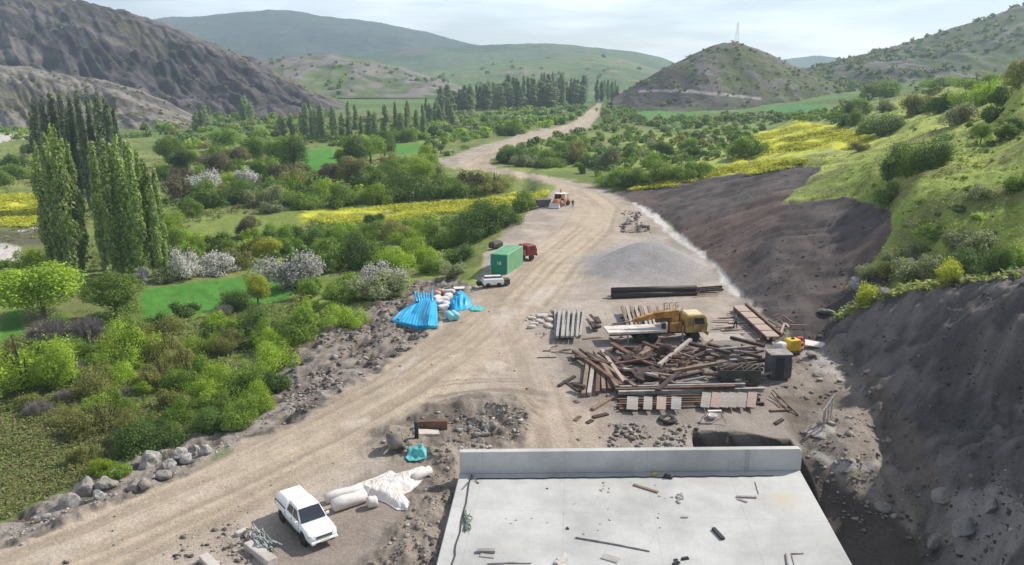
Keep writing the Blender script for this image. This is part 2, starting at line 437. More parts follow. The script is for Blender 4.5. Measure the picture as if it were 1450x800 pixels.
# road wheel-track field (world coordinates)
RC = [unproj(u, v, 0) for (u, v) in [(-260,905),(120,765),(300,688),(450,618),(570,556),(660,492),(720,432),(775,375),(835,325),(848,296),(815,270),(740,250),(664,234),(700,215),(760,193),(820,178),(845,150)]]
RC2 = [unproj(u, v, 0) for (u, v) in [(820,640),(790,560),(760,490),(735,440)]]
rsd, ral = line_sd(X, Y, RC); r2sd, r2al = line_sd(X, Y, RC2)
rn = fbm(rsd * 1.5, ral * 0.045, 4, 31)          # streaks that follow the road
rn2 = fbm(r2sd * 1.6, r2al * 0.06, 4, 32)
onroad = sst(7.5, 3.0, np.abs(rsd)); onroad2 = sst(6, 2.5, np.abs(r2sd)) * (Y < 95)

# relief
n_big = fbm(X * .05, Y * .05, 4, 41); n_mid = fbm(X * .22, Y * .22, 4, 42); n_fine = fbm(X * .9, Y * .9, 4, 43)
n_clod = ridged(X * .55, Y * .55, 3, 44)
# gullies that run down the cut bank
gul = ridged(X * .10 + Y * .35, Y * .06 - X * .02, 3, 45)
hill_r = sst(30, 60, X) * sst(40, 80, Y) * (1 - np.clip(W_d1 + W_d2, 0, 1))
dz = .04 * n_mid * W_site + .03 * W_site * n_fine * sst(200, 60, Y)
dz += onroad * (.10 * rn) * sst(250, 80, Y)
dz += (1 - W_bare) * (.35 * n_mid + .7 * n_big * sst(60, 200, Y) + .12 * n_fine)
dz += hill_r * (.9 * n_big + .45 * n_mid + .35 * ridged(X * .08, Y * .12, 3, 46))
dz += W_rub * (.45 * n_mid + .38 * n_clod + .42 * n_fine) * (1 - .6 * W_grv)
dz += (W_d1 + W_d2) * (.3 * n_mid + (.08 * W_d1 + .24 * W_d2) * n_clod + (.12 * W_d1 + .34 * W_d2) * n_fine) + W_d1 * .45 * gul
dz += W_d2 * .22 * ridged(X * .9, Y * .9, 2, 48) + W_d2 * (.35 * ridged(X * .3 - Y * .1, Y * .12 + X * .12, 3, 47) + .7 * n_big)
dz += W_mud * (.28 * n_mid + .12 * n_clod + .1 * n_fine)
dz += W_berm * (.38 * n_mid + .24 * n_clod + .3 * n_fine) + W_pit * .5 * n_mid
# gravel heaps, dozer windrows and mounds (world-space bumps)
def bump(u, v, r, h, asp=1.0):
    x, y = unproj(u, v, 0)
    d = np.hypot(X - x, (Y - y) / asp) / r
    return h * np.exp(-d * d * 1.6) 
dz = dz + bump(915, 376, 7.2, 3.3, 1.1) + bump(875, 388, 5, .9) + bump(960, 382, 5.5, .9)
dz = dz + bump(690, 578, 3.2, .9) + bump(735, 590, 2.6, .7) + bump(650, 585, 2.2, .6) + bump(610, 590, 1.8, .5)
for (u, v, r, h) in [(815,318,2,.5),(830,300,1.6,.4),(895,312,4,.9),(905,322,3,.7),(840,338,1.5,.35),(720,318,3,.7),(822,285,5,.9),(800,275,4,.5),(668,385,3.5,.8),(660,360,3,.6)]:
    dz = dz + bump(u, v, r, h)
Z0 = Z.copy()
Z = Z + dz

# excavation beyond the deck wall (shadowed hole) with steep sides
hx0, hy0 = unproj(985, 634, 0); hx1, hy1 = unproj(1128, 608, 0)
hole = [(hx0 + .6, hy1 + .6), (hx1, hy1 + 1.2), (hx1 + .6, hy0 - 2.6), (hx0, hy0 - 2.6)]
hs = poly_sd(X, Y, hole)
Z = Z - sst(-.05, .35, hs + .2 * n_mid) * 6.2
GX, GY, GZ = X, Y, Z
DU, DVv = gu[1] - gu[0], gv

def H(x, y):
    """terrain height at world points"""
    u0, v0 = proj(x, y, 0 * np.asarray(x, float))
    iu = np.clip((u0 - gu[0]) / DU, 0, NU - 1.001)
    iv = np.interp(-v0, -gv, np.arange(NV)); iv = np.clip(iv, 0, NV - 1.001)
    a = iu.astype(int); b = iv.astype(int); fa = iu - a; fb = iv - b
    return (Z[b, a] * (1 - fa) + Z[b, a + 1] * fa) * (1 - fb) + (Z[b + 1, a] * (1 - fa) + Z[b + 1, a + 1] * fa) * fb

_T = np.concatenate([np.linspace(25, 160, 700), np.geomspace(160.5, 2500, 700)])
def Gm(u, v):
    """first hit of the sight lines on the terrain (arrays)"""
    u = np.atleast_1d(np.asarray(u, float)); v = np.atleast_1d(np.asarray(v, float))
    dx, dY, dz_ = ray(u, v)
    t = _T[None, :]
    x = dx[:, None] * t; y = dY[:, None] * t; z = CAMH + dz_[:, None] * t
    below = z <= H(x, y)
    k = np.argmax(below, 1); none = ~below.any(1); k = np.where(none, len(_T) - 1, k)
    tt = _T[k]; i = np.arange(len(u))
    X_ = x[i, k]; Y_ = y[i, k]
    return X_, Y_, H(X_, Y_)

def G(u, v):
    x, y, z = Gm([u], [v]); return float(x[0]), float(y[0]), float(z[0])

# ground colours (ground-cover albedo; pit and excavation also carry painted shade)
def C3(c): return np.array(c, float)[None, None, :]
def blend(base, c, wv): return base * (1 - wv[..., None]) + C3(c) * wv[..., None]
g1 = sst(-.35, .35, fbm(X * .06, Y * .06, 4, 51) + .25 * n_mid)
g2 = sst(-.1, .5, fbm(X * .12, Y * .12, 4, 52))
colr = C3((.12,.175,.042)) * (1 - g1[..., None]) + C3((.20,.25,.066)) * g1[..., None]
colr = blend(colr, (.165,.15,.07), .55 * g2)
hb = sst(20, 50, X) * (Y > 55) * sst(420, 250, Y)
hcol = C3((.23,.30,.062)) * (1 - g1[..., None]) + C3((.35,.40,.095)) * g1[..., None]
hcol = blend(hcol, (.15,.13,.07), .6 * sst(.1, .5, fbm(X * .16, Y * .16, 4, 53)))
colr = colr * (1 - hb[..., None]) + hcol * hb[..., None]
# far valley floor: patchwork of fields
fld = fbm(np.floor(X / 70) * 3.3 + .5, np.floor(Y / 90) * 2.7 + .5, 1, 54)
fc = np.where((fld > .25)[..., None], C3((.10,.19,.05)), np.where((fld < -.35)[..., None], C3((.15,.14,.07)), C3((.085,.13,.04))))
wf = sst(300, 520, Y)[..., None] * .8
colr = colr * (1 - wf) + fc * wf
for (p, c), wv in zip(FIELDS, W_f): colr = blend(colr, c, wv)
for wv in W_y: colr = blend(colr, (.54,.53,.045), wv * sst(-.55, .2, n_mid + n_big * .5) * .9)
# pale gravel track and yard at far left
for p in ([(-150,192),(0,190),(50,186),(60,193),(0,202),(-150,208)], [(-150,345),(0,343),(30,352),(30,368),(0,374),(-150,378)], [(25,328),(80,318),(82,324),(30,334)]):
    colr = blend(colr, (.50,.46,.43), soft(p, 2, 5, .3, 61))
colr = blend(colr, (.10,.085,.07), soft([(-60,322),(20,330),(90,325),(95,350),(40,350),(-60,345)], 3, 6, .3, 62) * .8)
st = sst(-.55, .55, .95 * rn + .5 * fbm(X * .25 + rn, Y * .12, 4, 33))
road = C3((.31,.25,.19)) * (1 - st[..., None]) + C3((.425,.352,.272)) * st[..., None]
yard = C3((.32,.267,.222)) * (1 - sst(-.4, .4, n_mid)[..., None]) + C3((.40,.342,.295)) * sst(-.4, .4, n_mid)[..., None]
yard = blend(yard, (.27,.23,.195), .55 * sst(.0, .45, fbm(X * .35, Y * .35, 4, 63)))
st2 = sst(-.4, .4, rn2); road2 = C3((.32,.26,.205)) * (1 - st2[..., None]) + C3((.41,.34,.275)) * st2[..., None]
sitec = yard * (1 - onroad[..., None]) + road * onroad[..., None]
sitec = sitec * (1 - .8 * onroad2[..., None]) + road2 * .8 * onroad2[..., None]
stor = soft([(760,470),(1100,470),(1160,520),(1200,600),(1130,630),(880,632),(850,580),(790,520)], 18, 20, .3, 64)
sitec = sitec * (1 - .6 * stor[..., None]) + C3((.27,.24,.22)) * .6 * stor[..., None]
colr = colr * (1 - W_site[..., None]) + sitec * W_site[..., None]
LEFTD = [(548,612),(600,588),(640,590),(655,640),(645,700),(612,800),(600,1000),(330,1000),(380,800),(400,765),(470,748),(500,705),(520,660)]
colr = blend(colr, (.25,.208,.178), .8 * soft(LEFTD, 10, 22, .3, 67))
for k_, p_ in enumerate([[(482,604),(500,594),(522,588),(526,595),(505,606),(488,611)], [(686,514),(700,510),(716,517),(708,527),(692,525)], [(556,524),(575,510),(592,498),(596,505),(580,518),(562,530)], [(735,430),(780,405),(800,402),(770,425),(742,440)], [(700,455),(716,440),(728,444),(712,462)], [(40,790),(160,742),(300,690),(310,697),(170,752),(60,800)], [(560,640),(600,600),(612,604),(575,645)], [(520,640),(545,625),(550,650),(528,680)], [(330,760),(352,748),(358,756),(338,768)]]):
    colr = blend(colr, (.50,.44,.385), (.62 if k_ < 5 else .35) * soft(p_, 4, 9, .5, 68 + k_))
ru = ridged(np.hypot(X - float(unproj(735, 640, 0)[0]), Y - float(unproj(735, 640, 0)[1])) * 1.1 + .8 * n_mid, .2 * n_mid, 2, 78)
colr = blend(colr, (.20,.162,.135), .75 * sst(.0, .7, ru) * soft([(600,560),(660,535),(720,528),(765,560),(770,610),(742,600),(700,570),(640,580)], 12, 16, .3, 79))
colr = blend(colr, (.20,.17,.15), .7 * soft([(795,488),(870,480),(1080,478),(1100,520),(1090,580),(880,592),(820,560),(800,520)], 12, 18, .4, 80))
colr = blend(colr, (.30,.285,.285), W_heap * .95)
colr = blend(colr, (.60,.565,.53), W_wh * sst(-.6, 0, n_mid + .2))
rb = C3((.13,.108,.092)) * (1 - sst(-.3, .4, n_fine + .4 * n_clod)[..., None]) + C3((.24,.205,.178)) * sst(-.3, .4, n_fine + .4 * n_clod)[..., None]
colr = colr * (1 - W_rub[..., None]) + rb * W_rub[..., None]
colr = blend(colr, (.30,.265,.235), W_grv * .8 * sst(-.5, .3, n_fine))
bb = C3((.15,.125,.105)) * (1 - sst(-.3, .4, n_fine + .3 * n_mid)[..., None]) + C3((.26,.22,.18)) * sst(-.3, .4, n_fine + .3 * n_mid)[..., None]
colr = colr * (1 - .85 * W_berm[..., None]) + bb * .85 * W_berm[..., None]
mudc = C3((.155,.128,.108)) * (1 - sst(-.3, .3, n_mid)[..., None]) + C3((.25,.212,.182)) * sst(-.3, .3, n_mid)[..., None]
colr = colr * (1 - W_mud[..., None]) + mudc * W_mud[..., None]
for k_, p_ in enumerate([[(1148,640),(1180,648),(1215,660),(1240,656),(1238,664),(1205,668),(1160,660)], [(1140,610),(1165,606),(1180,612),(1160,620)], [(1130,498),(1170,505),(1200,540),(1190,545),(1150,512)]]):
    colr = blend(colr, (.46,.43,.40), .6 * soft(p_, 3, 10, .6, 81 + k_))
colr = blend(colr, (.09,.075,.068), W_pit * .9); colr = blend(colr, (.055,.045,.04), sst(-.3, .1, hs))  # shade of the pit and the excavation darkened into the soil colour
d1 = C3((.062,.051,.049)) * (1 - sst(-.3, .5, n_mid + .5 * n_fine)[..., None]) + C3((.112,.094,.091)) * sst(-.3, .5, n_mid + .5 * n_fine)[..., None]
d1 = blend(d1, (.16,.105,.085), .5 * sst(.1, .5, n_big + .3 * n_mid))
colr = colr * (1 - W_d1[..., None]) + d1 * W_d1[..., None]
dk = sst(-.3, .5, n_mid * .6 + .6 * n_fine)
d2 = C3((.085,.076,.073)) * (1 - dk[..., None]) + C3((.175,.156,.149)) * dk[..., None]
d2 = blend(d2, (.30,.275,.26), .7 * soft([(1310,775),(1345,735),(1400,705),(1445,700),(1440,760),(1400,800),(1340,800)], 8, 30, .5, 65))
d2 = blend(d2, (.17,.13,.105), .6 * soft([(1225,540),(1262,560),(1300,640),(1320,700),(1280,700),(1250,640)], 8, 14, .4, 66))
colr = colr * (1 - W_d2[..., None]) + d2 * W_d2[..., None]
colr = np.clip(colr, 0.01, 1)

idx = np.arange(NU * NV).reshape(NV, NU)
faces = np.stack([idx[:-1, :-1], idx[:-1, 1:], idx[1:, 1:], idx[1:, :-1]], -1).reshape(-1, 4)
M_ground = ground_mat('ground soil and grass', 1.0, .15, .27)
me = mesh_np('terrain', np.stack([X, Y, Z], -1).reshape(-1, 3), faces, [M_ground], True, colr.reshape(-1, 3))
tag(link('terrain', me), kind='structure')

# ------------------------------------------------------------------ hills (each a real ridge at its own distance)
def hill(name, sky_line, Dc, Df, zbase, rockc, grassc, rockamt, relief, wl, seed, strata=0.0, back=0.5, rows=150, du=2.2, paints=(), topgrass=0.0):
    P = np.array(sky_line, float)
    us = np.arange(P[0, 0], P[-1, 0] + .1, du)
    vs = np.interp(us, P[:, 0], P[:, 1])
    k = np.exp(-np.linspace(-2, 2, 9) ** 2); vs = np.convolve(np.pad(vs, 4, 'edge'), k / k.sum(), 'valid')
    t = np.concatenate([np.linspace(0, 1, rows), 1 + np.linspace(.03, 1, rows // 4)])
    dirx = (us - UC) / F; dY = CP
    xc, yc, zc = at_dist(us, vs, Dc)
    zc = np.maximum(zc, zbase + .5)
    T, U = np.meshgrid(t, us, indexing='ij')
    D = np.where(T <= 1, Df + (Dc - Df) * T, Dc + (T - 1) * (Dc - Df) * back * 2)
    Xh = xc[None] / Dc * D; Yh = D
    prof = np.where(T <= 1, .62 * T + .38 * T * T * (3 - 2 * T), np.clip(1 - (T - 1) ** 1.3 * 1.2, 0, 1))
    ht = zc[None] - zbase
    Zh = zbase + ht * prof
    edge = sst(0, .12 if strata else .25, T)
    if strata:
        q = .62 * Xh + .78 * Yh; q2 = .78 * Xh - .62 * Yh
        nz_ = .5 * ridged(q / wl * 1.9 + .35 * fbm(Xh / wl, Yh / wl, 3, seed + 6), q2 / wl * .4, 4, seed) + .6 * fbm(Xh / wl * .8, Yh / wl * .8, 5, seed + 2) + .42 * np.abs(ridged((q * .7 + Xh * .3) / wl * 5.5, q2 / wl * .8, 3, seed + 11)) ** .7
    else:
        nz_ = .45 * ridged(Xh / wl * 1.6, Yh / wl * .5, 3, seed) + .6 * fbm(Xh / wl, Yh / wl, 5, seed + 2)
    fineh = fbm(Xh / wl * 6, Yh / wl * 6, 4, seed + 3)
    Zh = Zh + edge * np.clip(ht / 18, 0, 1) * relief * (nz_ * np.minimum(1.15 - .85 * np.clip(T, 0, 1) ** 3, 1) + .16 * fineh)
    rk = sst(-.15, .2, nz_ * .7 + .5 * fineh + (rockamt - .5) * 1.6 - topgrass * sst(.55, 1.0, T) * .6)
    gmix = sst(-.3, .3, fbm(Xh / wl * 1.3, Yh / wl * 1.3, 4, seed + 9))
    c = C3(grassc[0]) * (1 - gmix[..., None]) + C3(grassc[1]) * gmix[..., None]
    rm = sst(-.4, .4, fineh)
    if strata:
        band = ridged((q * .8 + Zh * 1.1) / wl * 3.2 + .5 * fineh, q2 / wl * .35, 3, seed + 7); rm = sst(.0, .55, band + .35 * fineh)
    rc = C3(rockc[0]) * (1 - rm[..., None]) + C3(rockc[1]) * rm[..., None]
    c = c * (1 - rk[..., None]) + rc * rk[..., None]
    hu, hv = proj(Xh, Yh, Zh)
    for (poly, pc, amt) in paints:
        wv = sst(-.8, .8, poly_sd(hu, hv, poly) + 1.6 * fineh) * amt; c = c * (1 - wv[..., None]) + C3(pc) * wv[..., None]
    n, m_ = T.shape; ix = np.arange(n * m_).reshape(n, m_)
    fa = np.stack([ix[:-1, :-1], ix[:-1, 1:], ix[1:, 1:], ix[1:, :-1]], -1).reshape(-1, 4)
    me = mesh_np(name, np.stack([Xh, Yh, Zh], -1).reshape(-1, 3), fa, [M_hill], True, c.reshape(-1, 3))
    tag(link(name, me), kind='structure')
    return Xh, Yh, Zh, us, t
M_hill = ground_mat('hill rock and scrub', .12, 1.2, .3)
GREY = ((.05,.045,.049),(.135,.12,.117)); DRY = ((.095,.088,.052),(.15,.138,.08)); GRN = ((.075,.115,.035),(.12,.165,.05))
h_rock = hill('rocky_hill', [(-260,-60),(-60,-30),(60,-2),(120,8),(190,27),(250,48),(300,66),(350,86),(390,104),(430,124),(470,140),(505,152),(540,160),(600,168)], 820, 570, -4, GREY, DRY, .6, 18, 80, 71, strata=1.0, topgrass=.9, paints=[([(-60,86),(80,84),(150,66),(220,62),(290,72),(335,108),(400,128),(440,146),(380,152),(300,146),(200,124),(80,100),(-60,100)], (.047,.042,.047), .55)])  # dark mid-slope band: dark rock with the slope's shadow painted in
h_low = hill('low_hill', [(-260,70),(-60,88),(40,97),(100,108),(150,118),(200,132),(240,148),(275,165),(300,176)], 560, 455, -4, ((.11,.10,.09),(.22,.20,.175)), ((.10,.098,.052),(.15,.14,.075)), .46, 8, 45, 72, strata=.7)
h_cone = hill('cone_hill', [(868,140),(890,126),(915,112),(940,98),(960,88),(985,76),(1005,66),(1025,61),(1045,62),(1070,69),(1095,80),(1120,93),(1145,101),(1170,112),(1200,126),(1235,140)], 700, 585, 0, ((.085,.076,.072),(.15,.135,.12)), ((.055,.075,.03),(.095,.115,.045)), .36, 6, 50, 73, paints=[
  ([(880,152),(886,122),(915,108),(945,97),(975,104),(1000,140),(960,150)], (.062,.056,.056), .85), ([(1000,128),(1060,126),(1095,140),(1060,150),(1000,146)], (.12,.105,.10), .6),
  ([(905,127.5),(960,125.5),(1010,130.5),(1078,138),(1078,141),(1010,134.5),(960,129.5),(905,131)], (.34,.31,.29), .9), ([(972,86),(990,90),(1012,106),(1002,107)], (.24,.215,.195), .8)])
h_right = hill('hillside', [(1120,104),(1160,93),(1200,83),(1240,73),(1280,61),(1320,50),(1350,41),(1400,26),(1450,8),(1520,-18),(1700,-70)], 1000, 640, 8, ((.12,.11,.10),(.18,.165,.15)), ((.05,.075,.03),(.09,.115,.045)), .3, 11, 80, 74, paints=[([(1150,112),(1240,100),(1300,94),(1350,92),(1345,104),(1240,116),(1170,122)], (.075,.068,.066), .7)])
h_mid = hill('scrub_hill', [(300,96),(360,88),(420,80),(470,78),(520,84),(570,97),(620,112),(660,124)], 1250, 950, 0, ((.12,.11,.1),(.2,.18,.16)), GRN, .4, 9, 110, 75)
h_gr = hill('green_hill', [(480,120),(560,104),(640,96),(720,88),(790,80),(850,79),(890,88),(930,100),(980,112)], 1800, 1300, 0, ((.16,.14,.09),(.2,.18,.12)), ((.08,.13,.045),(.12,.18,.06)), .25, 12, 190, 76)
h_far = hill('far_hill', [(440,82),(520,72),(600,66),(680,64),(750,62),(800,64),(850,69),(900,74),(935,82),(960,92),(1000,104)], 2500, 1850, 5, ((.09,.09,.07),(.13,.125,.09)), ((.06,.095,.045),(.10,.145,.06)), .25, 17, 220, 77)
h_mt = hill('far_mountain', [(120,48),(180,36),(225,26),(260,24),(300,22),(340,17),(380,14),(415,17),(450,22),(490,26),(530,31),(570,39),(610,47),(660,60),(720,74),(790,90)], 3400, 2550, 5, ((.06,.062,.06),(.085,.085,.08)), ((.035,.05,.035),(.055,.075,.045)), .3, 34, 330, 78)
h_blue = hill('blue_mountain', [(1040,98),(1090,88),(1125,82),(1160,78),(1200,84),(1260,96)], 3800, 3300, 5, ((.11,.11,.1),(.15,.145,.13)), ((.06,.085,.04),(.09,.12,.05)), .3, 15, 330, 79)
# ------------------------------------------------------------------ air
hz = MB().box((0, 2050, 185), (14000, 4700, 420))
m, nt, b = nmat('haze air'); nt.nodes.remove(b)
pv = nd(nt, 'ShaderNodeVolumePrincipled'); pv.inputs['Color'].default_value = (.64,.82,1,1); pv.inputs['Density'].default_value = 2.0e-4; pv.inputs['Anisotropy'].default_value = 0.2
nt.links.new(pv.outputs['Volume'], nt.nodes['Material Output'].inputs['Volume'])
tag(hz.build('haze', m), kind='stuff')
# ------------------------------------------------------------------ vegetation
def leaf_mat(name, trans=0.3, rough=0.6):
    m, nt, b = nmat(name); L = nt.links
    at = nd(nt, 'ShaderNodeVertexColor'); at.layer_name = 'Col'
    oi = nd(nt, 'ShaderNodeObjectInfo')
    mr = nd(nt, 'ShaderNodeMapRange'); mr.inputs['To Min'].default_value = .78; mr.inputs['To Max'].default_value = 1.22
    L.new(oi.outputs['Random'], mr.inputs['Value'])
    hs = nd(nt, 'ShaderNodeHueSaturation'); L.new(at.outputs['Color'], hs.inputs['Color']); L.new(mr.outputs['Result'], hs.inputs['Value'])
    L.new(hs.outputs['Color'], b.inputs['Base Color']); b.inputs['Roughness'].default_value = rough; b.inputs['Specular IOR Level'].default_value = .25
    tr = nd(nt, 'ShaderNodeBsdfTranslucent'); L.new(hs.outputs['Color'], tr.inputs['Color'])
    ms = nd(nt, 'ShaderNodeMixShader'); ms.inputs['Fac'].default_value = trans
    L.new(b.outputs['BSDF'], ms.inputs[1]); L.new(tr.outputs['BSDF'], ms.inputs[2]); L.new(ms.outputs['Shader'], nt.nodes['Material Output'].inputs['Surface'])
    return m
M_leaf = leaf_mat('foliage', .42); M_grass = leaf_mat('grass blades', .25, .8)
M_bark = mat('bark', (.13,.105,.08), .9, var=.4, scale=6, bump=.02)
M_palebark = mat('pale poplar bark', (.36,.34,.30), .85, var=.35, scale=4, bump=.02)
M_twig = mat('bare twigs', (.22,.195,.185), .9, var=.3, scale=3)

PAL = {  # leaf colours: list of (weight, rgb)
 'bright green': [(3,(0.317,0.463,0.041)),(2,(0.352,0.458,0.049)),(1,(0.193,0.312,0.037))],
 'mid green':    [(3,(0.182,0.288,0.041)),(2,(0.262,0.375,0.052)),(1,(0.125,0.201,0.035))],
 'dark green':   [(3,(0.089,0.155,0.035)),(2,(0.127,0.214,0.041)),(1,(0.193,0.275,0.055))],
 'olive':        [(3,(0.235,0.250,0.065)),(2,(0.317,0.312,0.085)),(1,(0.165,0.176,0.055))],
 'grey-green':   [(3,(0.262,0.301,0.138)),(2,(0.385,0.400,0.205)),(1,(0.165,0.214,0.085))],
 'brown':        [(3,(.165,.150,.075)),(2,(.20,.17,.10)),(1,(.12,.14,.05))],
 'white blossom':[(6,(.70,.68,.65)),(3,(.56,.54,.50)),(2,(.17,.20,.11))],
 'yellow-green': [(3,(0.439,0.488,0.049)),(2,(0.458,0.458,0.057)),(1,(0.302,0.400,0.046))],
}
def leaf_cols(rg, pal, n):
    ws = np.array([p[0] for p in pal], float); cs = np.array([p[1] for p in pal])
    k = rg.choice(len(pal), n, p=ws / ws.sum())
    return cs[k] * rg.uniform(.75, 1.3, (n, 1))

def leaf_quads(rg, pos, nrm, size, elong=1.4):
    n = len(pos)
    r = rg.normal(size=(n, 3)); a = np.cross(nrm, r); a /= np.linalg.norm(a, axis=1, keepdims=True) + 1e-9
    b = np.cross(nrm, a); b /= np.linalg.norm(b, axis=1, keepdims=True) + 1e-9
    s = (size * rg.uniform(.6, 1.35, n))[:, None]
    v = np.stack([pos - a * s * elong * .5, pos + b * s * .5 + nrm * s * .1, pos + a * s * elong * .5, pos - b * s * .5 + nrm * s * .1], 1)
    return v.reshape(-1, 3)

def blob_leaves(rg, blobs, n, size, inner=.35, up=.25):
    B = np.array(blobs, float)                      # cx cy cz rx ry rz
    wv = (B[:, 3] * B[:, 4] + B[:, 4] * B[:, 5]) ; k = rg.choice(len(B), n, p=wv / wv.sum())
    d = rg.normal(size=(n, 3)); d[:, 2] += up; d /= np.linalg.norm(d, axis=1, keepdims=True)
    rad = 1 - inner * rg.random(n) ** 2 + .10 * rg.normal(size=n)
    pos = B[k, :3] + d * B[k, 3:] * rad[:, None]
    nr = d * .85 + np.array([0, 0, .3]) + rg.normal(size=(n, 3)) * .42; nr /= np.linalg.norm(nr, axis=1, keepdims=True)
    ok = pos[:, 2] > .02
    return pos[ok], nr[ok]

def shrub_mesh(name, pal, seed, n=2300, size=.095, tall=1.0, loose=0.0):
    rg = np.random.default_rng(seed)
    nb = rg.integers(12, 19); blobs = [(0, 0, .38 * tall, .55, .55, .38 * tall)]
    for i in range(nb):
        a = rg.uniform(0, 6.28); rr = rg.uniform(.25, .95); h = rg.uniform(.16, 1.12) * tall * (1.08 - .5 * rr)
        s = rg.uniform(.13, .4) * (1 - .25 * loose)
        blobs.append((rr * math.cos(a), rr * math.sin(a), h, s * 1.15, s * 1.15, s))
    pos, nr = blob_leaves(rg, blobs, n, size)
    # stray shoots that break the outline
    ns = int(n * .16); k = rg.integers(0, len(pos), ns); sp = pos[k] + nr[k] * rg.uniform(.03, .2, (ns, 1)) + np.array([0, 0, .06])
    pos = np.concatenate([pos, sp]); nr = np.concatenate([nr, rg.normal(size=(ns, 3))])
    nr /= np.linalg.norm(nr, axis=1, keepdims=True)
    v = leaf_quads(rg, pos, nr, size)
    nq = len(pos); c = np.repeat(leaf_cols(rg, pal, nq), 4, 0)
    f = np.arange(nq * 4).reshape(-1, 4)
    # stems
    mb = MB()
    for i in range(16):
        a = rg.uniform(0, 6.28); rr = rg.uniform(.2, .95); h = rg.uniform(.4, 1.25) * tall * (1.1 - .4 * rr)
        mb.tube([(0.1 * math.cos(a), 0.1 * math.sin(a), -.15), (rr * .5 * math.cos(a), rr * .5 * math.sin(a), h * .55), (rr * math.cos(a), rr * math.sin(a), h)], [.03, .018, .007], 4, False)
    sv = np.array(mb.v); sf = np.array(mb.f) + len(v)
    V = np.concatenate([v, sv]); Fq = np.concatenate([f, sf]); Cc = np.concatenate([c, np.tile([[.11, .09, .07]], (len(sv), 1))])
    return mesh_np(name, V, Fq, [M_leaf], False, Cc)

def bare_mesh(name, seed, col=((.27,.245,.235),(.20,.175,.17))):
    rg = np.random.default_rng(seed); V = []; Fq = []; Cc = []
    def strand(p, d, L, w):
        q = p + d * L; s = np.cross(d, rg.normal(size=3)); s /= np.linalg.norm(s) + 1e-9
        b = len(V); V.extend([p - s * w, p + s * w, q + s * w * .35, q - s * w * .35]); Fq.append((b, b + 1, b + 2, b + 3))
        c = np.array(col[rg.integers(2)]) * rg.uniform(.75, 1.25); Cc.extend([c] * 4)
        return q
    for i in range(26):
        a = rg.uniform(0, 6.28); d = np.array([math.cos(a) * rg.uniform(.2, 1), math.sin(a) * rg.uniform(.2, 1), rg.uniform(.6, 1.2)]); d /= np.linalg.norm(d)
        p = strand(np.zeros(3), d, rg.uniform(.3, .5), .022)
        for j in range(7):
            d2 = d + rg.normal(size=3) * .45; d2 /= np.linalg.norm(d2); q = strand(p, d2, rg.uniform(.2, .42), .013)
            for k in range(7):
                d3 = d2 + rg.normal(size=3) * .6; d3 /= np.linalg.norm(d3); strand(q, d3, rg.uniform(.12, .3), .009)
    V = np.array(V); V[:, 2] = np.maximum(V[:, 2], -.05)
    return mesh_np(name, V, np.array(Fq), [M_leaf], False, np.array(Cc))

def trunk_mesh(name, h, r, seed, limbs=5, m=None, spread=.5):
    rg = np.random.default_rng(seed); mb = MB()
    pts = [(rg.normal() * .03 * i * h * .15, rg.normal() * .03 * i * h * .15, -.3 + (h + .3) * i / 4) for i in range(5)]
    mb.tube(pts, [r, r * .85, r * .65, r * .42, r * .15], 7)
    for i in range(limbs):
        t = rg.uniform(.35, .85); a = rg.uniform(0, 6.28); p = Vector((0, 0, h * t)); L = h * spread * rg.uniform(.5, 1)
        q = p + Vector((math.cos(a) * L * .5, math.sin(a) * L * .5, L * .45)); q2 = p + Vector((math.cos(a) * L, math.sin(a) * L, L * .75))
        mb.tube([p, q, q2], [r * .4, r * .25, r * .08], 5)
    me = bpy.data.meshes.new(name); me.from_pydata(mb.v, [], mb.f); me.materials.append(m or M_bark)
    return me

def crown_mesh(name, pal, seed, n=11000, size=.042):
    rg = np.random.default_rng(seed); blobs = []
    for i in range(15):
        a = rg.uniform(0, 6.28); rr = rg.uniform(.15, .75); h = rg.uniform(.55, 1.55)
        rr *= 1 - .5 * abs(h - 1.0)
        s = rg.uniform(.22, .42); blobs.append((rr * math.cos(a), rr * math.sin(a), h, s * 1.1, s * 1.1, s))
    pos, nr = blob_leaves(rg, blobs, n, size)
    v = leaf_quads(rg, pos, nr, size); nq = len(pos)
    return mesh_np(name, v, np.arange(nq * 4).reshape(-1, 4), [M_leaf], False, np.repeat(leaf_cols(rg, pal, nq), 4, 0))

def poplar_crown(name, pal, seed, h=20.0, r=1.55, n=4200, size=.34, base=.06, bare=False):
    rg = np.random.default_rng(seed); blobs = []
    for i in range(46):
        t = base + (.97 - base) * (i + rg.random()) / 46; prof = r * (math.sin(min(1, (t - base + .12) / .42) * 1.57) if t < .36 else (1 - ((t - .36) / .64) ** 2.3 * .74))
        a = rg.uniform(0, 6.28); rr = prof * rg.uniform(.15, .62)
        blobs.append((rr * math.cos(a), rr * math.sin(a), t * h, max(.42, prof * .55), max(.42, prof * .55), rg.uniform(1.0, 2.1)))
    pos, nr = blob_leaves(rg, blobs, n, size, .4, .1)
    v = leaf_quads(rg, pos, nr, size, 1.5); nq = len(pos)
    return mesh_np(name, v, np.arange(nq * 4).reshape(-1, 4), [M_leaf], False, np.repeat(leaf_cols(rg, pal, nq), 4, 0))

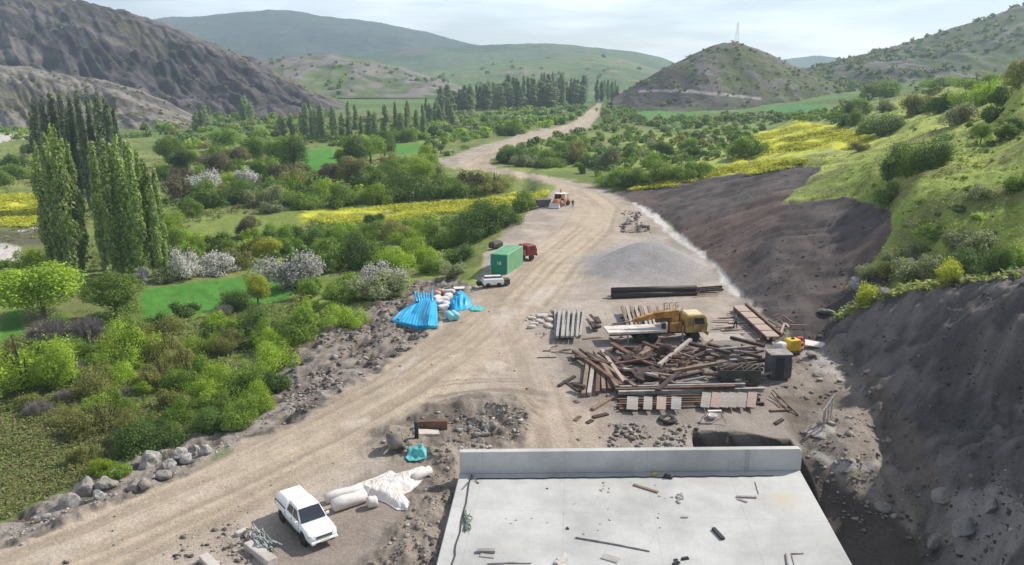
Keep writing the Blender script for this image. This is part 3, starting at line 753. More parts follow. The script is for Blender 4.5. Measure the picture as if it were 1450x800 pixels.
SHR = {k: [shrub_mesh('shrub ' + k, p, 100 * i + j, 4600 if k != 'white blossom' else 4600, .066 if k != 'white blossom' else .06, 1.0 + .12 * (j % 3)) for j in range(5 if k in ('mid green', 'bright green', 'dark green') else 3)] for i, (k, p) in enumerate(PAL.items())}
BIG = {k: [shrub_mesh('large shrub ' + k, PAL[k], 700 + 10 * i + j, 8500, .040, 1.0 + .1 * j) for j in range(2)] for i, k in enumerate(('bright green', 'mid green', 'dark green', 'olive'))}
SHR['bare grey'] = [bare_mesh('bare shrub', 901 + j) for j in range(3)]
CRN = {k: [crown_mesh('crown ' + k, PAL[k], 300 + 10 * i + j) for j in range(2)] for i, k in enumerate(('bright green', 'mid green', 'dark green', 'olive', 'brown', 'yellow-green'))}
TRK = [trunk_mesh('trunk', 1.15, .065, 350 + j, 6, None, .55) for j in range(2)]
POPG = [(2,(0.191,0.290,0.068)),(2,(0.261,0.375,0.085)),(1,(0.384,0.479,0.143)),(.7,(0.452,0.478,0.270))]
POP = [poplar_crown('poplar crown', POPG, 400 + j, 20, [1.75, 1.5, 1.95, 1.35][j], 6500, .30) for j in range(4)]
POPF = [poplar_crown('distant poplar crown', [(2,(0.282,0.364,0.175)),(2,(0.358,0.436,0.236)),(1,(0.208,0.282,0.131))], 440 + j, 20, [1.5, 1.9, 1.3, 2.2][j], 3200, .42) for j in range(4)]  # distant palette paled, haze put into the leaf colours
POPR = [poplar_crown('rear poplar crown', [(2,(0.111,0.160,0.081)),(2,(0.156,0.211,0.112)),(1,(0.221,0.256,0.163))], 460 + j, 20, [1.6, 1.9][j], 5200, .32) for j in range(2)]
POPT = [trunk_mesh('poplar trunk', 19, .24, 420, 0, M_palebark), trunk_mesh('poplar trunk', 19, .2, 421, 0, M_palebark)]

LM = {  # landmarks that can be found in the photograph
 'the tall poplar clump': (160, 385), 'the bright green meadow': (290, 415), 'the largest white-blossom bush': (414, 400), 'the blue tarpaulin': (590, 440),
 'the green container': (716, 365), 'the yellow strip at left': (600, 300), 'the boulders along the road': (190, 665), 'the white pickup': (434, 735),
 'the rubble bank': (500, 510), 'the far poplar grove': (740, 150), 'the bend of the far road': (650, 230), 'the cone-shaped hill': (1030, 120),
 'the yellow hillside field': (1160, 195), 'the bare notch in the bank': (1180, 300), 'the top of the near bank': (1350, 395), 'the right ridge': (1330, 80),
 'the pale yard at far left': (10, 358), 'the small green field': (450, 228), 'the orange loader': (790, 285), 'the yellow strip on the bank': (990, 252), 'the white gravel strip': (980, 350),
 'the rocky hill': (200, 170),
}
ORD = ['nearest', 'second nearest', 'third nearest', 'fourth nearest', 'fifth nearest', 'sixth nearest', 'seventh nearest', 'eighth nearest', 'ninth nearest', 'tenth nearest',
       'eleventh nearest', 'twelfth nearest', 'thirteenth nearest', 'fourteenth nearest', 'fifteenth nearest']
LABELQ = {}
def relation(u, v):
    best = min(LM, key=lambda k: math.hypot(LM[k][0] - u, (LM[k][1] - v) * 1.8))
    du, dv = u - LM[best][0], (v - LM[best][1]) * 1.8
    rel = ('right of' if du > 0 else 'left of') if abs(du) > abs(dv) else ('in front of' if dv > 0 else 'beyond')
    return rel, best, math.hypot(du, dv)
def queue_label(o, desc, u, v):
    rel, lm, d = relation(u, v); LABELQ.setdefault((desc, rel, lm), []).append((d, o))
def flush_labels():
    for (desc, rel, lm), lst in LABELQ.items():
        lst.sort(key=lambda t: t[0])
        for i, (d, o) in enumerate(lst):
            o['label'] = f'{desc} {rel} {lm}' if len(lst) == 1 else (f'{ORD[i]} {desc} {rel} {lm}' if i < len(ORD) else f'farther {desc} {rel} {lm}')

PLACED = []   # x, y, r
def place_shrub(kind, u, v, wpx, hpx=None, asp=None, hero=True):
    x, y, z = G(u, v)
    dep = y * CP - (z - CAMH) * SP; s = F / dep
    r = wpx / s / 2
    me = SHR[kind][rng.integers(len(SHR[kind]))]
    if wpx > 46 and kind in BIG: me = BIG[kind][rng.integers(2)]
    hgt = (hpx / s / 1.0) if hpx else 2 * r * (asp or rng.uniform(.6, .9))
    o = link('shrub', me, None, (x, y, z - .08 * hgt))
    k_ = rng.uniform(.86, 1.16); o.scale = (r * 1.02 * k_, r * 1.02 / k_, hgt / 1.25); o.rotation_euler = (rng.normal() * .08, rng.normal() * .08, rng.uniform(0, 6.28))
    dsc = {'white blossom': 'white-blossomed shrub', 'bare grey': 'bare grey leafless shrub', 'brown': 'brownish shrub'}.get(kind, f'{kind} leafy shrub')
    size = 'small ' if r < 1.4 else ('large ' if r > 3.0 else '')
    tag(o, None, 'shrub', {'white blossom': 'white blossoming shrubs', 'bare grey': 'bare grey shrubs'}.get(kind, f'{kind} shrubs'))
    queue_label(o, size + dsc, u, v)
    PLACED.append((x, y, r)); return o
def place_tree(kind, u, v, wpx, hpx):
    x, y, z = G(u, v)
    dep = y * CP - (z - CAMH) * SP; s = F / dep; r = wpx / s / 2; hgt = hpx / s
    t = empty('broadleaf_tree', (x, y, z), rng.uniform(0, 6.28), None, 'tree', f'{kind} broadleaf trees')
    c = link('crown', CRN[kind][rng.integers(2)], t); c.scale = (r, r, hgt / 1.75)
    k = link('trunk', TRK[rng.integers(2)], t); k.scale = (r, r, hgt / 1.75)
    queue_label(t, f'{kind} round-crowned tree', u, v); PLACED.append((x, y, r)); return t

HERO = [  # kind, u, v(base), width px, height px, tree?
 ('bright green',62,452,150,78,1),('mid green',165,452,95,62,1),('bright green',187,512,80,72,0),('bare grey',75,490,85,60,0),('bare grey',128,488,75,62,0),('bright green',38,548,125,80,0),
 ('bright green',80,555,70,70,1),('olive',152,612,90,48,0),('dark green',210,636,95,52,0),('olive',185,628,60,50,0),('dark green',258,448,40,22,0),('olive',232,478,60,36,0),('dark green',222,470,40,26,0),
 ('dark green',330,440,56,36,0),('bare grey',318,448,40,26,0),('yellow-green',366,432,48,42,1),('mid green',416,484,72,56,0),('bright green',487,462,62,36,0),('mid green',488,428,66,34,0),
 ('white blossom',541,408,54,34,0),('grey-green',540,422,84,36,0),('dark green',514,380,62,48,0),('bright green',558,382,64,40,0),('white blossom',415,408,74,52,0),('white blossom',310,388,58,32,0),('white blossom',262,395,46,40,0),('white blossom',200,398,28,20,0),('grey-green',238,398,40,22,0),
 ('bright green',302,566,60,50,0),('mid green',352,556,80,56,0),('bright green',386,528,66,56,0),('mid green',270,548,56,44,0),('olive',322,498,60,36,0),('mid green',372,486,60,38,0),('olive',262,524,60,36,0),('dark green',300,610,60,42,0),('mid green',340,600,60,46,0),('bright green',366,580,54,46,0),('mid green',250,600,60,44,0),('dark green',392,556,40,36,0),
 ('dark green',684,336,80,48,0),('mid green',648,338,60,40,0),('dark green',714,318,50,34,0),('mid green',735,302,44,28,0),('mid green',620,350,56,36,0),('bright green',596,372,50,36,0),('dark green',650,372,46,30,0),('mid green',618,388,50,30,0),('grey-green',642,392,40,20,0),('bare grey',348,336,44,30,0),('brown',352,336,40,28,1),
 ('dark green',440,352,52,34,0),('mid green',470,346,56,34,0),('mid green',400,356,54,34,0),('yellow-green',380,372,56,34,1),('olive',340,378,44,28,0),('mid green',520,338,60,30,0),('olive',560,336,60,28,0),('bright green',590,342,56,26,0),('bright green',236,330,50,36,0),('bright green',262,352,50,36,0),('mid green',240,362,50,40,0),
 ('white blossom',285,272,56,24,0),('white blossom',300,270,34,28,0),('white blossom',350,262,44,26,0),('dark green',275,292,40,20,0),('dark green',350,286,60,28,0),('dark green',318,290,40,24,0),('mid green',270,306,34,22,0),('grey-green',385,300,36,18,0),('mid green',430,296,60,32,0),('mid green',480,292,46,30,0),('bright green',530,288,56,34,0),('dark green',585,284,80,40,0),('mid green',640,278,70,36,0),('olive',700,272,60,28,0),
 ('dark green',418,246,54,50,1),('mid green',395,240,50,42,1),('mid green',365,232,44,36,1),('dark green',260,250,50,36,1),('mid green',240,236,50,40,1),('brown',305,250,50,32,1),('brown',335,240,44,30,1),('mid green',320,214,60,30,1),('dark green',500,240,54,44,1),('mid green',525,232,60,46,1),('dark green',545,226,40,38,1),('olive',500,262,60,40,1),('brown',470,262,40,28,1),('mid green',560,256,50,36,1),('bright green',595,262,60,36,1),
 ('dark green',745,232,60,26,0),('mid green',775,236,50,22,0),('dark green',715,230,36,22,0),('dark green',800,226,50,26,0),('grey-green',735,236,26,18,0),('grey-green',755,236,26,18,0),
 ('mid green',875,262,54,32,0),('mid green',905,262,52,30,0),('mid green',935,258,54,36,0),('mid green',965,254,50,26,0),('dark green',890,266,40,20,0),('mid green',990,248,46,20,0),('mid green',1060,222,46,30,0),('dark green',823,246,12,16,0),('dark green',846,250,10,10,0),
 # right hillside
 ('dark green',1262,252,62,46,0),('mid green',1290,246,66,48,0),('dark green',1318,238,60,42,0),('dark green',1250,192,70,30,0),('dark green',1228,190,40,22,0),('olive',1304,160,46,27,0),('dark green',1332,158,38,32,0),('grey-green',1358,176,48,28,0),('dark green',1404,172,44,30,0),('bright green',1372,152,54,36,0),('bright green',1395,146,46,30,0),('mid green',1420,150,44,30,0),('mid green',1258,138,32,24,0),('mid green',1236,138,34,20,0),('olive',1205,128,26,14,0),('grey-green',1252,158,28,20,0),('mid green',1330,124,50,20,0),('mid green',1385,128,60,22,0),('mid green',1440,122,50,18,0),
 ('mid green',1388,204,34,28,1),('mid green',1424,196,36,22,0),('dark green',1446,186,30,26,0),('grey-green',1385,281,40,22,0),('mid green',1254,286,42,32,0),('mid green',1322,336,46,22,0),('olive',1218,214,30,12,0),('mid green',1436,270,36,22,0),('dark green',1358,300,30,10,0),
 ('grey-green',1288,398,56,30,0),('grey-green',1318,394,50,34,0),('yellow-green',1338,404,42,34,0),('yellow-green',1222,436,40,32,0),('dark green',1372,390,60,34,0),('grey-green',1385,366,60,36,0),('dark green',1410,384,56,34,0),('mid green',1436,380,44,38,0),('olive',1262,390,36,20,0),('grey-green',1225,396,36,22,0),('grey-green',1358,352,50,26,0),('bare grey',1300,380,44,26,0),
 ('olive',120,655,40,26,0),('bright green',150,672,34,24,0),('yellow-green',138,668,30,22,0),('mid green',172,676,30,20,0),
]
for (k, u, v, wp, hp, tr) in HERO:
    (place_tree if tr else place_shrub)(k, u, v, wp, hp)

# scattered growth: outlines of ground, mean width (m), how many, colour mix
REG = [
 ([(0,450),(120,450),(200,460),(330,450),(410,490),(395,545),(300,612),(200,628),(110,600),(0,590)], (1.3,4.4), 80, {'bright green':4,'mid green':4,'olive':3,'dark green':2,'bare grey':1}),
 ([(420,400),(480,390),(590,385),(560,418),(480,455),(420,478),(395,440)], (1.5,4), 26, {'bright green':3,'mid green':4,'olive':2,'grey-green':1}),
 ([(420,320),(560,318),(700,300),(755,290),(690,340),(650,385),(560,392),(440,392),(400,350)], (1.6,5), 64, {'mid green':5,'dark green':3,'bright green':3,'olive':1}),
 ([(235,320),(400,330),(440,390),(330,372),(240,380)], (2,4.5), 26, {'bright green':3,'mid green':4,'olive':2,'dark green':1}),
 ([(0,210),(60,215),(70,262),(0,268)], (4,8), 14, {'olive':4,'mid green':3,'dark green':1}),
 ([(0,375),(90,372),(120,410),(0,420)], (2,4.5), 8, {'bright green':3,'mid green':2}),
 ([(220,185),(420,180),(600,215),(700,200),(640,226),(600,270),(740,262),(640,278),(420,296),(240,300)], (2.5,8), 270, {'mid green':5,'dark green':4,'bright green':3,'olive':2,'brown':1.4,'grey-green':1}),
 ([(700,215),(850,170),(1000,172),(1120,165),(1080,185),(1040,222),(930,240),(860,242),(800,236),(720,232)], (2,7), 330, {'dark green':5,'mid green':4,'grey-green':1,'olive':1}),
 ([(860,148),(1000,166),(1180,160),(1230,140),(1210,178),(1120,170),(900,178),(850,180)], (3,8), 190, {'dark green':4,'mid green':4,'olive':1,'grey-green':1}),
 ([(1180,176),(1450,120),(1450,240),(1380,215),(1290,185)], (.6,3), 26, {'mid green':4,'dark green':3,'olive':2,'grey-green':1}),
 ([(1180,245),(1450,215),(1450,350),(1290,345),(1265,290)], (.4,1.3), 30, {'mid green':4,'dark green':2,'olive':3,'bright green':1}),
 ([(1215,405),(1290,345),(1450,345),(1450,380),(1350,395),(1250,415)], (.8,2.4), 18, {'grey-green':4,'dark green':3,'olive':2,'mid green':1}),
 ([(0,150),(300,165),(560,165),(620,185),(560,215),(300,190),(0,205)], (3.5,9), 330, {'mid green':5,'dark green':4,'bright green':2,'olive':2}),
 ([(560,170),(800,150),(840,150),(800,178),(700,195),(600,215)], (3.5,9), 250, {'mid green':5,'dark green':4,'bright green':2,'grey-green':1}),
 ([(1060,100),(1240,118),(1450,100),(1450,125),(1250,140),(1180,142)], (2.5,6), 26, {'mid green':4,'dark green':2,'olive':1}),
 ([(0,640),(140,620),(180,660),(60,705),(0,735)], (.4,1.2), 18, {'olive':4,'mid green':3,'bright green':2}),
]
AVOID = [p for p, c in FIELDS] + YEL + [SITE, DARK1, DARK2] + [[(0,343),(30,352),(30,368),(0,374)]]
cand = []
for (poly, (w0, w1), n, mix) in REG:
    P = np.array(poly); ks = list(mix); ws = np.array([mix[k] for k in ks], float); ws /= ws.sum()
    got = 0
    pu = rng.uniform(P[:, 0].min(), P[:, 0].max(), n * 14); pv = rng.uniform(P[:, 1].min(), P[:, 1].max(), n * 14)
    ok = poly_sd(pu, pv, poly) > 0
    for q in AVOID:
        ok &= poly_sd(pu, pv, q) < -np.clip((pv - 100) * .022, .8, 7)
    pu, pv = pu[ok], pv[ok]
    if not len(pu): continue
    xs, ys, zs = Gm(pu, pv)
    for i in range(len(pu)):
        if got >= n: break
        r = (w0 + (w1 - w0) * rng.random() ** 1.5) / 2
        if any((xs[i] - a) ** 2 + (ys[i] - b_) ** 2 < ((r + c_) * .62) ** 2 for (a, b_, c_) in PLACED): continue
        PLACED.append((xs[i], ys[i], r)); got += 1
        dep = ys[i] * CP - (zs[i] - CAMH) * SP
        cand.append((2 * r * F / dep, xs[i], ys[i], zs[i], r, ks[rng.choice(len(ks), p=ws)], pu[i], pv[i]))
cand.sort(key=lambda t: -t[0])
n_hero_shrub = sum(1 for h in HERO if not h[5])
near, rest = cand[:294 - n_hero_shrub], cand[294 - n_hero_shrub:]
for (px, x, y, z, r, k, u, v) in near:
    place_shrub(k, u, v, px)
    PLACED.pop()

# hedges and bushes too many and too far to count: one mass of scrub
SV = []; SC = []
def scrub_bush(x, y, z, r, pal, n, tall=.75):
    rg = rng; nb = 4
    bl = [(0, 0, .35 * r, .6 * r, .6 * r, .5 * r)] + [(rg.normal() * .45 * r, rg.normal() * .45 * r, rg.uniform(.3, 1.0) * r * tall, .4 * r, .4 * r, .36 * r) for _ in range(nb)]
    pos, nr = blob_leaves(rg, bl, n, r)
    pos = pos + np.array([x, y, z - .05 * r]); v_ = leaf_quads(rg, pos, nr, .34 * r * (90 / n) ** .5)
    SV.append(v_); SC.append(np.repeat(leaf_cols(rg, pal, len(pos)), 4, 0))
for (px, x, y, z, r, k, u, v) in rest:
    scrub_bush(x, y, z, r, PAL.get(k, PAL['olive']), 240 if px > 14 else 110)
def hill_pts(h, n, usel, tsel):
    Xh, Yh, Zh, us, t = h
    i = rng.integers(0, Xh.shape[0], n * 6); j = rng.integers(0, Xh.shape[1], n * 6)
    ok = (us[j] > usel[0]) & (us[j] < usel[1]) & (t[i] > tsel[0]) & (t[i] < tsel[1])
    ok &= fbm(Xh[i, j] / 60, Yh[i, j] / 60, 3, 95) > rng.normal(size=len(i)) * .12
    i, j = i[ok][:n], j[ok][:n]
    return zip(Xh[i, j], Yh[i, j], Zh[i, j])
for h, n, us_, ts_, rr in ((h_cone, 260, (880, 1230), (.1, 1.0), (.6, 1.9)), (h_right, 520, (1150, 1480), (.05, 1.02), (1.2, 4.2)), (h_rock, 200, (-20, 520), (.05, 1.02), (.6, 1.9)), (h_low, 90, (-20, 280), (.1, 1), (.4, 1.3)), (h_mid, 70, (380, 640), (.0, 1), (1.8, 4.5)), (h_gr, 40, (560, 960), (0, 1), (3, 7))):
    for (x, y, z) in hill_pts(h, n, us_, ts_):
        scrub_bush(x, y, z, rng.uniform(*rr), PAL['dark green' if rng.random() < .6 else 'olive'], 40)
V = np.concatenate(SV); me = mesh_np('scrub', V, np.arange(len(V)).reshape(-1, 4), [M_leaf], False, np.concatenate(SC))
tag(link('scrub', me), kind='stuff')

# poplars -----------------------------------------------------------------
def poplar(u, vb, hpx, wf=1.0, grp='tall poplars in the left clump', dsc='tall dark green poplar', mesh=None, wpx=None):
    x, y, z = G(u, vb); dep = y * CP - (z - CAMH) * SP; s = F / dep
    hgt = hpx / s / .97; k = hgt / 20
    t = empty('poplar_tree', (x, y, z), rng.uniform(0, 6.28), None, 'poplar', grp)
    m = mesh or POP[rng.integers(4)]
    rr = wf * k
    if wpx: rr = wpx / s / 3.2
    c = link('crown', m, t); c.scale = (rr, rr, k)
    b_ = link('trunk', POPT[rng.integers(2)], t); b_.scale = (k, k, k)
    queue_label(t, dsc, u, vb); PLACED.append((x, y, 1.5 * rr)); return t
for (u, vb, top, wp) in [(88,386,204,30),(104,389,198,30),(118,384,216,26),(74,382,214,24),(96,374,192,26),(110,372,205,22),
                         (152,392,212,28),(168,395,206,30),(186,393,202,30),(203,395,214,28),(221,392,232,26),(234,388,246,22),(176,384,214,26),(212,384,224,24),(196,378,210,24),(228,396,270,18)]:
    poplar(u, vb, vb - top, wpx=wp * .84)
for (u, vb, top, wp) in [(68,296,152,20),(80,298,146,20),(93,296,142,22),(106,298,140,20),(118,296,144,20),(130,298,138,22),(143,296,138,20),(156,297,140,22),(168,296,148,20),(176,294,160,16),(62,292,166,14)]:
    poplar(u, vb, vb - top, wpx=wp * .8, mesh=POPR[rng.integers(2)], grp='poplars in the row behind the left clump', dsc='grey-green poplar in the rear row')
bare_crown = bare_mesh('bare poplar crown', 950, ((.33,.3,.27),(.27,.24,.22)))
t = poplar(108, 380, 195, wpx=14, grp='bare poplar', dsc='pale leafless poplar')
t.children[0].data = bare_crown; t.children[0].scale = (2.0, 2.0, 17)
gp = []
for i in range(82):
    u = 622 + i * 2.55 + rng.uniform(-3, 3); gp.append((u, 158 - .06 * (u - 628) + rng.uniform(-2.5, 3), rng.uniform(22, 46) * (1.0 if 690 < u < 800 else .82), rng.uniform(8, 15)))
for i in range(16): gp.append((rng.uniform(425, 478), rng.uniform(190, 200), rng.uniform(32, 48), 9))
for i in range(14): gp.append((rng.uniform(485, 600), rng.uniform(184, 202), rng.uniform(30, 46), 9))
for i in range(5): gp.append((rng.uniform(342, 366), rng.uniform(168, 174), rng.uniform(26, 34), 8))
for i in range(8): gp.append((rng.uniform(395, 430), rng.uniform(190, 196), rng.uniform(24, 32), 8))
for i in range(10): gp.append((rng.uniform(845, 880), rng.uniform(139, 146), rng.uniform(18, 30), 7))
for i in range(6): gp.append((rng.uniform(275, 300), rng.uniform(178, 186), rng.uniform(20, 30), 9))
for i in range(12): gp.append((rng.uniform(600, 640), rng.uniform(166, 178), rng.uniform(20, 30), 8))
for (u, vb, hp, wp) in gp:
    poplar(u, vb, hp, wpx=wp * rng.uniform(.8, 1.35), grp='distant poplars across the valley', dsc='slim distant poplar', mesh=POPF[rng.integers(4)])

# grasses and flowers --------------------------------------------------------
def tuft_field(name, poly, n, hm, wm, cols, avoid=(), blades=4, margin=-1.0, patchy=0.0):
    P = np.array(poly); k = n * 3
    pu = rng.uniform(P[:, 0].min(), P[:, 0].max(), k); pv = rng.uniform(P[:, 1].min(), P[:, 1].max(), k)
    ok = poly_sd(pu, pv, poly) > 0
    for q in avoid: ok &= poly_sd(pu, pv, q) < margin
    pu, pv = pu[ok][:n], pv[ok][:n]
    if not len(pu): return None, None
    x, y, z = Gm(pu, pv)
    if patchy:
        ok = fbm(x * .09, y * .09, 3, 97) + patchy > rng.random(len(x)) * .6; x, y, z = x[ok], y[ok], z[ok]
    x, y, z = (np.repeat(a, blades) for a in (x, y, z)); m = len(x)
    sc = np.clip(y / 60.0, .8, 3.5) ** .6
    nr = rng.normal(size=(m, 3)) * .42; nr[:, 2] = 1; nr /= np.linalg.norm(nr, axis=1, keepdims=True)
    pos = np.stack([x + rng.normal(size=m) * .3 * sc, y + rng.normal(size=m) * .3 * sc, z + rng.uniform(.3, 1, m) * rng.uniform(*hm, m) * sc], 1)
    v = leaf_quads(rng, pos, nr, rng.uniform(*wm, m) * sc, 2.6)
    cl = np.array(cols)[rng.integers(0, len(cols), m)] * rng.uniform(.75, 1.25, (m, 1))
    return v, np.repeat(cl, 4, 0)
def stuff_field(name, specs):
    vs, cs = zip(*[t for t in specs if t[0] is not None])
    v = np.concatenate(vs); o = link(name, mesh_np(name, v, np.arange(len(v)).reshape(-1, 4), [M_grass], False, np.concatenate(cs)))
    return tag(o, kind='stuff')
GC = [(.15,.21,.045),(.19,.24,.055),(.12,.17,.04),(.21,.20,.08)]
GH = [(.27,.34,.065),(.33,.38,.085),(.23,.30,.06),(.30,.30,.11)]
AV = [SITE, DARK1, DARK2]
stuff_field('grass', [
 tuft_field('', [(0,560),(200,560),(300,600),(180,655),(60,705),(0,740)], 14000, (.05,.4), (.045,.13), GC + [(.24,.20,.10),(.20,.19,.09)], AV + [RUB_L], 7, -1, .02),
 tuft_field('', [(0,380),(420,380),(420,500),(300,600),(0,600)], 9000, (.08,.4), (.06,.16), GC, AV + [p for p, c in FIELDS], 6, -1, .2),
 tuft_field('', [(0,200),(420,200),(760,270),(600,390),(0,390)], 10000, (.08,.3), (.1,.25), GC, AV + [p for p, c in FIELDS] + YEL, 4, -1, .1),
 tuft_field('', [(1100,235),(1450,170),(1450,385),(1250,415),(1180,410)], 2800, (.02,.10), (.05,.13), GH, AV, 5, -1, .0),
 tuft_field('', [(880,255),(1100,170),(1450,130),(1450,240),(1100,240)], 1800, (.03,.12), (.08,.2), GH, AV + YEL, 4, -1, .1),
 tuft_field('', [(1180,452),(1250,414),(1350,396),(1450,385),(1450,394),(1350,405),(1250,425),(1185,458)], 900, (.1,.45), (.12,.3), GH, [], 4, -1, .1),
])
YC = [(.66,.65,.05),(.70,.67,.07),(.54,.57,.06),(.34,.40,.06)]
stuff_field('yellow_flowers', [tuft_field('', p, 6500, (.06,.26), (.06,.13), YC, [SITE], 12, -1, .14) for p in YEL])
# ------------------------------------------------------------------ placing helpers
def P3(u, v, dz=0.0):
    z = 0.0
    for _ in range(14):
        x, y = unproj(u, v, z); z = .4 * z + .6 * (float(H(x, y)) + dz)
    return Vector((float(x), float(y), float(H(x, y)) + dz))
def PZ(u, v, z):
    x, y = unproj(u, v, z); return Vector((float(x), float(y), z))
def head(p, q): return math.atan2(q[1] - p[1], q[0] - p[0])

M_white = mat('white vehicle paint', (.80,.80,.80), .25, var=.03, scale=2, spec=.5, coat=.6, dirt=(.55,.50,.44), dirt_amt=.25)
M_glass = mat('dark window glass', (.02,.025,.035), .06, var=.1, spec=.8)
M_black = mat('black rubber', (.022,.021,.021), .8, var=.25, scale=8, dirt=(.16,.13,.10), dirt_amt=.35)
M_dark = mat('dark plastic', (.035,.035,.037), .55, var=.2, scale=5)
M_chrome = mat('bright metal', (.55,.55,.56), .3, metal=.9, var=.1)
M_rim = mat('alloy rim', (.4,.4,.41), .4, metal=.7, var=.15, scale=6)
M_lamp = mat('headlamp glass', (.5,.52,.55), .12, var=.2, scale=12, spec=.7)
M_redlamp = mat('red lamp', (.4,.02,.02), .25, var=.1)
M_conc = None
M_yel = mat('yellow machine paint', (.46,.31,.085), .5, var=.25, scale=1.6, dirt=(.22,.13,.07), dirt_amt=.95)
M_org = mat('orange rusty paint', (.50,.26,.06), .6, var=.35, scale=1.8, dirt=(.22,.09,.04), dirt_amt=.8)
M_bed = mat('dusty white bed', (.62,.56,.52), .75, var=.2, scale=1.5, dirt=(.38,.3,.26), dirt_amt=.5)
M_steel = mat('grey steel', (.30,.285,.28), .6, metal=.25, var=.3, scale=2, dirt=(.2,.12,.09), dirt_amt=.6)
M_rust = mat('rusted steel', (.13,.075,.055), .85, var=.4, scale=2.5, dirt=(.20,.11,.075), dirt_amt=.7)
M_rustd = mat('dark rusted steel', (.055,.04,.036), .85, var=.4, scale=2.5, dirt=(.12,.07,.05), dirt_amt=.6)
M_brown = mat('weathered timber', (.24,.17,.125), .85, var=.35, scale=2.2, dirt=(.14,.10,.08), dirt_amt=.5)
M_pink = mat('pale pinkish board', (.40,.31,.265), .85, var=.18, scale=1.6, dirt=(.36,.26,.21), dirt_amt=.5)
M_pale = mat('pale plank', (.37,.335,.305), .85, var=.22, scale=2, dirt=(.3,.25,.22), dirt_amt=.5)
M_greyp = mat('grey plank', (.36,.345,.325), .8, var=.3, scale=2, dirt=(.22,.19,.17), dirt_amt=.5)
M_olive = mat('dark olive steel', (.06,.068,.052), .7, var=.3, scale=2, dirt=(.13,.10,.08), dirt_amt=.5)
M_cont = mat('green container paint', (.25,.49,.30), .55, var=.10, scale=.8, dirt=(.22,.36,.25), dirt_amt=.35)
M_contshade = mat('green container end shade', (.02,.21,.13), .5, var=.12, scale=1)  # copy of the container green, darkened for the shaded end
M_red = mat('dark red paint', (.24,.022,.02), .5, var=.25, scale=1.5, dirt=(.14,.05,.04), dirt_amt=.5)
M_blue = mat('blue tarpaulin', (.008,.33,.60), .45, var=.16, scale=1.2, spec=.4)
M_bluep = mat('blue plastic pipe', (.02,.34,.58), .35, var=.15, scale=2, spec=.5)
M_teal = mat('turquoise plastic sheet', (.10,.42,.42), .5, var=.25, scale=3)
M_lblue = mat('pale blue drum plastic', (.24,.55,.60), .45, var=.15, scale=3)
M_cloth = mat('white geotextile', (.68,.635,.61), .9, var=.12, scale=1.2, dirt=(.48,.41,.36), dirt_amt=.6)
M_sack = mat('white woven sack', (.66,.62,.60), .85, var=.12, scale=3, dirt=(.45,.36,.32), dirt_amt=.5)
M_psack = mat('pinkish sack', (.58,.36,.30), .85, var=.15, scale=3)
M_text = mat('white lettering', (.75,.78,.76), .6, var=.05)
M_slab = mat('pale concrete block', (.50,.465,.43), .9, var=.2, scale=2.5, dirt=(.34,.29,.25), dirt_amt=.6, bump=.02)

